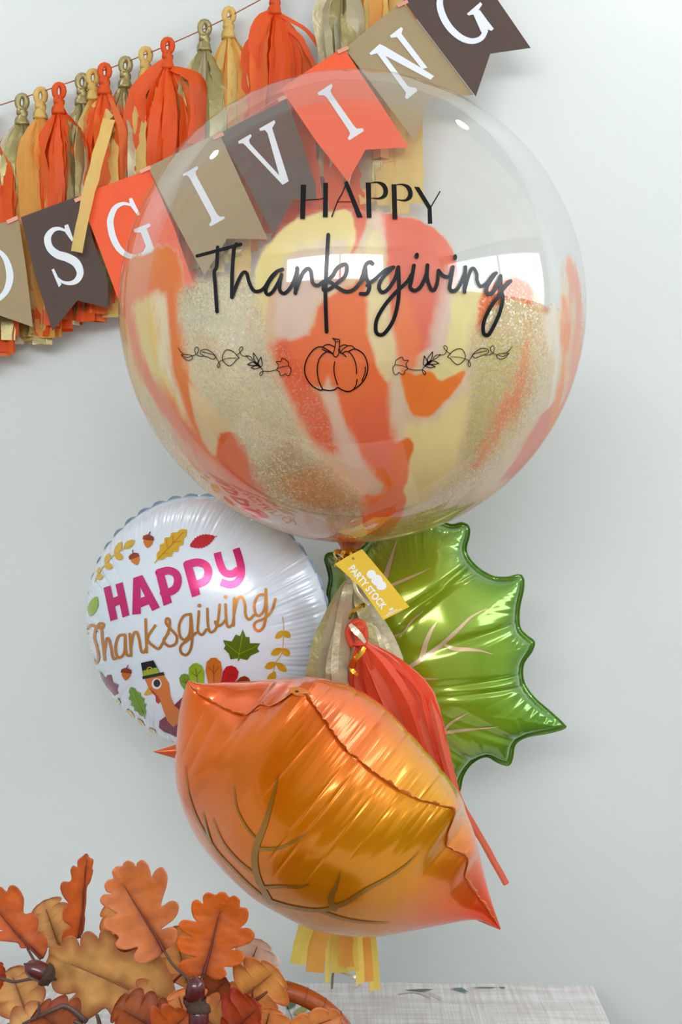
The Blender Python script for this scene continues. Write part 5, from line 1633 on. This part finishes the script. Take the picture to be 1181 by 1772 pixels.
# ------------------------------------------------------------------ basket with an arched handle
BKD = 1.30
M_bask = mat('terracotta_cane', (172, 78, 20), 0.45, noise=0.22, nscale=60, bump=0.3, bscale=90, coat=0.2)
M_cane = mat('woven_cane', (170, 104, 52), 0.6, noise=0.2, nscale=50)
bc = P(452, 1865, BKD)
basket = empty('basket', (bc.x, bc.y, TZ + 0.002))
tag(basket, 'terracotta cane basket whose arched handle rises beside the autumn leaves', 'basket')
pts = []
s = BKD / F
for k in range(49):
    a = math.pi * k / 48
    pts.append(P(452 - 172 * math.cos(a), 1868 - 159 * math.sin(a), BKD))
bottom = TZ + 0.06
pts = [Vector((pts[0].x, BKD, bottom))] + pts + [Vector((pts[-1].x, BKD, bottom))]
V = []
for i, p in enumerate(pts):
    a, q = pts[max(0, i - 1)], pts[min(len(pts) - 1, i + 1)]
    t = (q - a).normalized()
    n = Vector((t.z, 0, -t.x))
    for k in range(12):
        an = 2 * math.pi * k / 12
        ca, sa = math.cos(an), math.sin(an)
        V.append(tuple(p + n * (0.0085 * math.copysign(abs(ca) ** 0.7, ca)) + Vector((0, 1, 0)) * (0.011 * math.copysign(abs(sa) ** 0.7, sa))))
obj('handle', V, grid_faces(len(pts), 12) + [(i * 12 + 11, (i + 1) * 12 + 11, (i + 1) * 12, i * 12) for i in range(len(pts) - 1)], M_bask, basket)
# thin bindings round the handle
for k in range(4, 46, 3):
    p = pts[k + 1]
    t = (pts[k + 2] - pts[k]).normalized()
    n = Vector((t.z, 0, -t.x))
    ring = [p + n * 0.0088 * math.copysign(abs(math.cos(2 * math.pi * q / 16)) ** .7, math.cos(2 * math.pi * q / 16)) + Vector((0, 1, 0)) * 0.0113 * math.copysign(abs(math.sin(2 * math.pi * q / 16)) ** .7, math.sin(2 * math.pi * q / 16)) for q in range(16)]
    v, f = tube_vf(ring, 0.0005, 5, closed=True)
    obj('binding', v, f, M_bask, basket)
# woven bowl below the handle: hoops and stakes
for k in range(9):
    z = TZ + 0.008 + k * 0.0125
    rx_ = 0.080 + 0.0028 * k
    ring = [Vector((bc.x + rx_ * 1.12 * math.cos(2 * math.pi * q / 40), BKD + rx_ * 0.8 * math.sin(2 * math.pi * q / 40), z + 0.002 * math.sin(q * math.pi + k * math.pi))) for q in range(40)]
    v, f = tube_vf(ring, 0.0062, 8, closed=True)
    obj('hoop', v, f, M_cane, basket)
for q in range(20):
    a = 2 * math.pi * (q + .5) / 20
    v, f = tube_vf([Vector((bc.x + (0.080 + .0224 * t) * 1.12 * math.cos(a) * 0.985, BKD + (0.080 + .0224 * t) * 0.8 * math.sin(a) * 0.985, TZ + 0.004 + 0.112 * t)) for t in (0, .5, 1)], 0.0045, 6)
    obj('stake', v, f, M_bask, basket)
n = 40
V = [(bc.x, BKD, TZ + 0.008)] + [(bc.x + 0.086 * math.cos(2 * math.pi * q / n), BKD + 0.062 * math.sin(2 * math.pi * q / n), TZ + 0.008) for q in range(n)]
obj('base', V, [(0, 1 + q, 1 + (q + 1) % n) for q in range(n)], M_cane, basket)

# ------------------------------------------------------------------ spray of artificial oak leaves and acorns
spray = empty('oak_leaf_spray', (P(250, 1772, 1.2).x, 1.2, TZ + 0.003))
tag(spray, 'spray of artificial orange and brown oak leaves with acorns in the foreground', 'foliage')
M_leaf = mat_vcol('silk_leaf', 0.5, 0.0, transl=0.18, noise=0.18, nscale=70, bump=0.35, bscale=120, spec=0.35)
M_ribv = mat('leaf_midrib', (104, 62, 34), 0.6)
M_stem = mat('plastic_stem', (92, 66, 60), 0.45, noise=0.2, nscale=90)
PAL = {  # body, lobe tips, along the midrib
    'coral': ((224, 122, 54), (232, 138, 90), (118, 40, 26)), 'red': ((222, 104, 22), (228, 106, 34), (112, 30, 12)), 'rust': ((222, 104, 40), (204, 92, 40), (120, 40, 16)),
    'tan': ((240, 178, 104), (186, 100, 58), (150, 84, 40)), 'gold': ((240, 166, 84), (220, 116, 52), (170, 92, 36)), 'pale': ((236, 198, 172), (240, 204, 184), (216, 160, 130)),
    'brown': ((176, 86, 32), (140, 58, 30), (90, 36, 18)), 'peach': ((236, 146, 76), (232, 132, 66), (190, 96, 44)), 'dark': ((196, 72, 22), (168, 44, 22), (96, 26, 16)),
}
def oak_leaf(base, tip, width, pal, lobes=4, roll=0.0, cup=0.12, bend=0.08, seed=0, rib=True, lobed=0.46, wide=0.62):
    r_ = random.Random(seed)
    b_, t_ = P(*base), P(*tip)
    al = t_ - b_
    Ln = al.length
    al.normalize()
    vw = ((b_ + t_) / 2 - CAMV).normalized()
    sd = al.cross(vw).normalized()
    nm = sd.cross(al).normalized()
    if nm.dot(vw) > 0:
        nm = -nm
    sd2 = sd * math.cos(roll) + nm * math.sin(roll)
    nm2 = nm * math.cos(roll) - sd * math.sin(roll)
    W = width * (base[2] + tip[2]) / 2 / F * 0.5
    nt2, ns2 = 150, 13
    V, Cc_ = [], []
    body, tipc, ribc = (np.array(lin(q)) for q in PAL[pal])
    ph = [r_.uniform(-.06, .06) for _ in range(2)]
    ra = [r_.uniform(0.82, 1.15) for _ in range(24)]
    for i in range(nt2):
        t = i / (nt2 - 1)
        env = max(0.0, math.sin(math.pi * t ** (math.log(0.5) / math.log(wide)))) ** 0.55
        env *= 0.55 + 0.45 * sstep(0.0, 0.25, t)
        if t > 0.985:
            env *= 0.8
        for j in range(ns2):
            s = j / (ns2 - 1) * 2 - 1
            sg = 0 if s < 0 else 1
            xx = t * (lobes + 0.5) + ph[sg] + 0.0
            fr = xx - math.floor(xx)
            lob = math.sqrt(max(0.0, 1 - (2 * fr - 1) ** 2)) ** 0.95
            hw = W * env * (1 - lobed + lobed * lob) * ra[int(xx) * 2 + sg]
            fwd = 0.24 * abs(s) ** 1.3 * hw * (1 - t * 0.7)
            x = t * Ln * 0.97 + fwd
            rip = 0.035 * W * abs(s) ** 1.5 * math.sin(xx * 2 * math.pi) * 0.5
            h = cup * W * (s * s) * 1.2 - bend * Ln * (t - 0.4) ** 2 * 1.5 + rip - 0.02 * W * math.exp(-(s / .12) ** 2)
            V.append(tuple(b_ + al * x + sd2 * s * hw + nm2 * h))
            ke = min(1, max(0, (abs(s) - 0.45) / 0.55)) ** 1.2 * (0.5 + 0.5 * lob)
            km = math.exp(-(abs(s) * hw / (0.16 * W)) ** 1.2) * (0.85 * (1 - t) ** 0.5 + 0.1)
            sv = 0.5 * max(0, 1 - abs(fr - 0.42 - 0.12 * abs(s)) / 0.10) * (1 - abs(s)) * (1 - 0.5 * t)
            c = body * (1 - ke) + tipc * ke
            km = min(1, km + sv * 0.6)
            c = c * (1 - km) + ribc * km
            Cc_.append((*np.clip(c, 0, 1), 1))
    fcs2 = grid_faces(nt2, ns2)
    o = obj('oak_leaf', V, fcs2, M_leaf, spray, colors=Cc_)
    m = o.modifiers.new('thickness', 'SOLIDIFY')
    m.thickness = 0.0006
    if rib:
        path = []
        for i in range(0, 11):
            t = i / 10 * 0.86
            h = -bend * Ln * (t - 0.4) ** 2 * 1.5
            path.append(b_ + al * (t * Ln * 0.97) + nm2 * (h - 0.012 * W + 0.0004))
        v, f = tube_vf(path, [0.0014 * (1 - 0.8 * k / 10) for k in range(11)], 6)
        obj('midrib', v, f, M_rib2 if pal in ('tan', 'gold') else M_rib1, o)
    return o
M_rib1 = mat('dark_midrib', (112, 44, 24), 0.55)
M_rib2 = mat('raised_midrib', (142, 88, 46), 0.55)
LV = [
    # base, tip, width, palette, lobes, roll, cup, bend, wide
    ((112, 1662, 1.25), (74, 1556, 1.25), 92, 'tan', 3, 0.3, 0.1, 0.03, .66),
    ((400, 1742, 1.16), (484, 1676, 1.15), 118, 'gold', 3, 0.3, 0.1, 0.05, .62), ((412, 1722, 1.24), (452, 1622, 1.24), 84, 'pale', 3, 0.1, 0.08, 0.02, .68),
    ((385, 1800, 1.11), (452, 1738, 1.10), 110, 'dark', 3, -0.3, 0.2, 0.08, .62), ((470, 1800, 1.12), (594, 1758, 1.12), 72, 'peach', 3, 0.3, 0.1, 0.06, .58),
    ((120, 1738, 1.15), (10, 1800, 1.14), 96, 'tan', 3, 0.2, 0.1, 0.05, .6), ((60, 1790, 1.18), (16, 1672, 1.19), 104, 'tan', 3, 0.3, 0.12, 0.04, .6),
    ((310, 1800, 1.10), (196, 1738, 1.10), 120, 'brown', 4, 0.4, 0.14, 0.06, .6), ((340, 1760, 1.21), (392, 1690, 1.21), 88, 'brown', 3, -0.3, 0.1, 0.04, .6),
    ((330, 1715, 1.24), (300, 1600, 1.25), 110, 'gold', 3, 0.0, 0.08, 0.02, .62), ((-6, 1720, 1.14), (-2, 1664, 1.14), 34, 'dark', 3, 0.6, 0.1, 0.03, .55),
    ((250, 1640, 1.24), (186, 1560, 1.25), 84, 'gold', 3, -0.2, 0.1, 0.03, .6), ((215, 1700, 1.22), (225, 1600, 1.22), 96, 'brown', 3, 0.2, 0.1, 0.03, .6),
    ((330, 1790, 1.13), (306, 1712, 1.14), 96, 'peach', 3, 0.2, 0.1, 0.03, .6), ((400, 1800, 1.17), (330, 1740, 1.17), 96, 'gold', 3, 0.2, 0.1, 0.03, .6),
    ((150, 1810, 1.10), (60, 1748, 1.11), 110, 'brown', 3, 0.3, 0.1, 0.05, .6), ((260, 1812, 1.09), (330, 1752, 1.09), 100, 'rust', 3, 0.2, 0.15, 0.05, .6),
    ((450, 1815, 1.13), (470, 1742, 1.135), 80, 'peach', 3, 0.3, 0.1, 0.05, .6), ((230, 1790, 1.14), (290, 1700, 1.16), 110, 'tan', 3, 0.2, 0.1, 0.05, .6),
]
for i, (b_, t_, w_, p_, lb, ro_, cu_, be_, wi_) in enumerate(LV):
    oak_leaf(b_, t_, w_, p_, lb, ro_, cu_, be_, seed=40 + i, wide=wi_)
zl, zl2 = Zm(0, 1470, .2794), Zm(280, 1500, .3218)
def cut_leaf(outline, rib, d0, pal, slope=(0.0, 0.0), cup=0.10, seed=1, step=3.4):
    """a leaf cut to its own lobed outline, curved about its midrib"""
    pol = catmull(list(outline) + [outline[0]], 3)[:-1]
    v2, f2 = cdt_fill(pol, step)
    ribc_ = catmull(rib, 10)
    per_ = np.concatenate([[0], np.cumsum(np.linalg.norm(np.diff(ribc_, axis=0), axis=1))])
    best, al_, sg_ = np.full(len(v2), 1e9), np.zeros(len(v2)), np.zeros(len(v2))
    for k in range(len(ribc_) - 1):
        a, e = ribc_[k], ribc_[k + 1] - ribc_[k]
        w_ = v2 - a
        t = np.clip((w_ @ e) / (e @ e + 1e-9), 0, 1)
        q = w_ - t[:, None] * e
        dd = np.linalg.norm(q, axis=1)
        m_ = dd < best
        best[m_] = dd[m_]
        al_[m_] = (per_[k] + t[m_] * np.linalg.norm(e)) / per_[-1]
        sg_[m_] = np.sign(e[0] * w_[m_, 1] - e[1] * w_[m_, 0])
    W = np.percentile(best, 92)
    ed = -poly_sdf(v2, pol)
    x = best / W
    n3 = np.column_stack([v2 / 22.0, np.zeros(len(v2)) + seed])
    nz = fbm(n3, 1.0, seed)
    px = d0 / F
    dep = d0 + px * W * (slope[0] * sg_ * x + slope[1] * (al_ - 0.4) * 2 - cup * x ** 2 * 1.5 + 0.05 * nz * x - 0.0) + px * 2.2 * np.exp(-(best / 3.0) ** 2)
    # soft ribs between the lobes
    side = np.sin(al_ * 15 + x * 2.2 + sg_ * 0.6)
    dep = dep + px * 1.6 * side * np.clip(x, 0, 1) * np.clip(1.2 - x, 0, 1)
    body, tipc, rb = (np.array(lin(q)) for q in PAL[pal])
    ke = np.clip(1 - ed / (0.30 * W), 0, 1)[:, None] * 0.8
    km = np.clip(np.exp(-(best / (0.16 * W)) ** 1.1) * (0.95 - 0.65 * al_) + 0.42 * np.clip(side - 0.55, 0, 1) * np.exp(-x * 1.3) + 0.35 * np.clip(0.35 - al_, 0, 1) * np.exp(-x), 0, 1)[:, None]
    c = body * (1 - ke) + tipc * ke
    c = c * (1 - km) + rb * km
    V = [tuple(P(a[0], a[1], q)) for a, q in zip(v2, dep)]
    Fq = []
    for q in f2:
        a = v2[list(q)]
        ar = sum(a[i_][0] * a[(i_ + 1) % len(a)][1] - a[(i_ + 1) % len(a)][0] * a[i_][1] for i_ in range(len(a)))
        Fq.append(tuple(q) if ar < 0 else tuple(q[::-1]))
    o = obj('oak_leaf', V, Fq, M_leaf, spray, colors=np.column_stack([np.clip(c, 0, 1), np.ones(len(c))]))
    m_ = o.modifiers.new('thickness', 'SOLIDIFY')
    m_.thickness = 0.0006
    n_ = len(ribc_)
    pr = []
    for k, q in enumerate(ribc_):
        i_ = np.argmin(((v2 - q) ** 2).sum(1))
        pr.append(P(q[0], q[1], dep[i_] - 0.0004))
    v, f = tube_vf(pr, list(np.linspace(0.0014, 0.0003, n_)), 6)
    obj('midrib', v, f, M_rib2 if pal in ('tan', 'gold') else M_rib1, o)
    return o
cut_leaf(zl([(1015, 632), (1000, 650), (940, 690), (880, 708), (838, 692), (828, 655), (855, 605), (790, 620), (735, 612), (714, 580), (738, 545), (700, 512), (655, 495), (640, 455), (662, 418), (725, 400), (690, 375), (640, 348), (620, 312), (642, 280), (692, 275), (662, 262), (648, 225), (668, 190), (702, 180), (694, 140), (720, 106), (756, 104), (768, 82), (795, 70), (828, 85), (842, 108), (850, 82), (880, 66), (912, 90), (928, 128), (940, 172), (950, 148), (975, 118), (1008, 113), (1036, 160), (1032, 225), (1008, 300), (1000, 352), (1050, 322), (1092, 325), (1108, 365), (1085, 425), (1030, 470), (1000, 495), (1060, 480), (1092, 495), (1100, 535), (1080, 585), (1035, 615)]),
         zl([(1015, 632), (985, 570), (910, 450), (840, 340), (770, 225)]), 1.135, 'coral', (0.10, 0.18), 0.16, 3)
cut_leaf(zl2([(225, 582), (200, 590), (140, 595), (95, 570), (90, 535), (120, 500), (190, 490), (130, 475), (85, 440), (80, 395), (105, 370), (170, 385), (105, 345), (92, 310), (120, 285), (185, 296), (172, 275), (160, 240), (165, 190), (195, 178), (222, 200), (222, 160), (250, 138), (290, 152), (310, 138), (340, 138), (362, 165), (390, 155), (420, 180), (422, 217), (455, 222), (467, 255), (455, 300), (425, 328), (470, 330), (500, 365), (480, 405), (430, 425), (372, 446), (420, 448), (445, 485), (425, 520), (375, 538), (335, 540), (350, 575), (320, 605), (280, 608), (245, 582)]),
         zl2([(225, 582), (265, 440), (300, 290), (318, 240)]), 1.135, 'red', (-0.1, 0.2), 0.12, 5)
cut_leaf(zl([(490, 550), (440, 565), (395, 580), (383, 545), (400, 500), (440, 478), (400, 450), (388, 400), (405, 350), (425, 335), (395, 295), (375, 240), (390, 200), (430, 200), (445, 180), (438, 130), (455, 100), (480, 110), (482, 70), (510, 45), (540, 27), (555, 50), (580, 65), (572, 115), (578, 132), (560, 200), (538, 240), (535, 330), (525, 400), (528, 430), (520, 500), (500, 540)]),
         zl([(492, 550), (508, 430), (526, 200), (538, 60)]), 1.20, 'rust', (0.6, 0.1), 0.1, 7)
cut_leaf(zl([(985, 970), (1050, 950), (1090, 910), (1075, 830), (1040, 740), (1000, 670), (930, 640), (850, 620), (770, 640), (725, 615), (712, 545), (660, 492), (622, 508), (610, 555), (600, 540), (560, 510), (520, 515), (497, 560), (498, 602), (470, 548), (430, 536), (392, 560), (388, 600), (340, 590), (305, 610), (300, 660), (285, 700), (290, 750), (330, 782), (318, 830), (340, 880), (400, 900), (470, 890), (402, 960), (410, 1020), (460, 1055), (530, 1060), (600, 1020), (655, 985), (700, 1040), (780, 1050), (900, 1010)]),
         zl([(985, 970), (850, 890), (700, 820), (560, 760), (440, 710)]), 1.158, 'tan', (-0.1, 0.08), 0.08, 9)
cut_leaf(zl([(255, 680), (225, 650), (190, 610), (130, 612), (110, 580), (40, 570), (-20, 560), (-24, 515), (20, 500), (-50, 480), (-70, 380), (-40, 270), (0, 230), (40, 262), (55, 230), (85, 223), (120, 250), (148, 310), (145, 382), (160, 400), (195, 393), (235, 425), (235, 480), (222, 522), (260, 518), (290, 560), (292, 620), (272, 670)]),
         zl([(255, 680), (150, 570), (60, 470), (-20, 375)]), 1.175, 'rust', (0.3, 0.2), 0.14, 11)
# acorns
M_nut = mat('acorn_nut', (88, 26, 26), 0.22, noise=0.3, nscale=40, coat=0.6)
M_cup = mat('acorn_cup', (74, 50, 38), 0.8, noise=0.4, nscale=300, bump=0.9, bscale=500)
def acorn(c, axis_px, L_, R_):
    """c: centre; axis_px: pixel direction from the cup to the point"""
    p = P(*c)
    s = c[2] / F
    ax = Vector((axis_px[0], axis_px[2], -axis_px[1])).normalized()
    e1 = ax.cross(Vector((0, 1, 0.2))).normalized()
    e2 = ax.cross(e1)
    def lathe(prof, n=24, ridg=0.0):
        V = []
        for (h, rr_) in prof:
            for k in range(n):
                a = 2 * math.pi * k / n
                q = rr_ * (1 + ridg * math.sin(9 * a + h * 3))
                V.append(tuple(p + ax * h * s + (e1 * math.cos(a) + e2 * math.sin(a)) * q * s))
        m_ = len(prof)
        return V, [(i * n + k, i * n + (k + 1) % n, (i + 1) * n + (k + 1) % n, (i + 1) * n + k) for i in range(m_ - 1) for k in range(n)]
    v, f = lathe([(-L_ * .5, R_ * .7), (-L_ * .35, R_ * .95), (-L_ * .1, R_), (L_ * .15, R_ * .97), (L_ * .35, R_ * .8), (L_ * .46, R_ * .5), (L_ * .52, R_ * .18), (L_ * .6, R_ * .06), (L_ * .62, 0.01)])
    a = obj('acorn', v, f, M_nut, spray)
    v, f = lathe([(-L_ * .22, R_ * 1.04), (-L_ * .24, R_ * 1.16), (-L_ * .38, R_ * 1.12), (-L_ * .52, R_ * .92), (-L_ * .62, R_ * .55), (-L_ * .66, R_ * .2), (-L_ * .78, R_ * .12), (-L_ * .79, 0.01)], 36, 0.04)
    obj('acorn_cup', v, f, M_cup, a)
acorn((66, 1680, 1.12), (-1, -0.55, -0.1), 46, 17)
acorn((338, 1716, 1.09), (0.05, -1, -0.15), 50, 17.5)
acorn((344, 1764, 1.08), (0.0, 1, -0.25), 46, 18)
def stem(pts, r0, r1, m=None):
    c = catmull([tuple(P(*q)) for q in pts], 6)
    v, f = tube_vf(c, list(np.linspace(r0, r1, len(c))), 8)
    obj('stem', v, f, m or M_stem, spray)
stem([(284, 1645, 1.128), (300, 1670, 1.12), (320, 1688, 1.11), (336, 1700, 1.10)], 0.0012, 0.0015)
stem([(0, 1692, 1.13), (25, 1699, 1.125), (58, 1694, 1.12), (85, 1704, 1.12)], 0.0014, 0.0016)
stem([(48, 1642, 1.165), (58, 1660, 1.14), (68, 1672, 1.125)], 0.0013, 0.0013)
stem([(53, 1684, 1.118), (62, 1694, 1.118), (82, 1700, 1.12)], 0.0010, 0.0016)
stem([(40, 1772, 1.105), (70, 1758, 1.10), (95, 1746, 1.10), (115, 1742, 1.105), (150, 1768, 1.11)], 0.0014, 0.0028)
stem([(66, 1760, 1.10), (68, 1746, 1.099), (67, 1734, 1.098)], 0.0018, 0.0010)
stem([(352, 1687, 1.13), (345, 1696, 1.115), (340, 1702, 1.10)], 0.001, 0.001)
stem([(300, 1700, 1.16), (312, 1688, 1.155), (325, 1682, 1.15)], 0.0014, 0.0010, M_rib1)
stem([(435, 1735, 1.125), (450, 1726, 1.124), (463, 1716, 1.124)], 0.0022, 0.0011, M_rib1)
stem([(438, 1732, 1.124), (437, 1720, 1.123), (439, 1708, 1.123)], 0.0014, 0.0008, M_rib1)
stem([(165, 1800, 1.10), (172, 1775, 1.10), (168, 1756, 1.10)], 0.0026, 0.0016)
stem([(150, 1800, 1.10), (140, 1775, 1.10), (128, 1766, 1.10)], 0.0026, 0.0016)
# main stalks running down into the basket
for (x, y) in ((250, 1780), (330, 1790), (150, 1780), (420, 1790)):
    q0 = P(x, y, 1.15)
    q1 = Vector((bc.x + (x - 300) * 0.0002, BKD - 0.01, TZ + 0.02))
    c = catmull([tuple(q0), tuple((q0 + q1) / 2 + Vector((0, 0, 0.012))), tuple(q1)], 8)
    v, f = tube_vf(c, 0.0026, 8)
    obj('stalk', v, f, M_stem, spray)
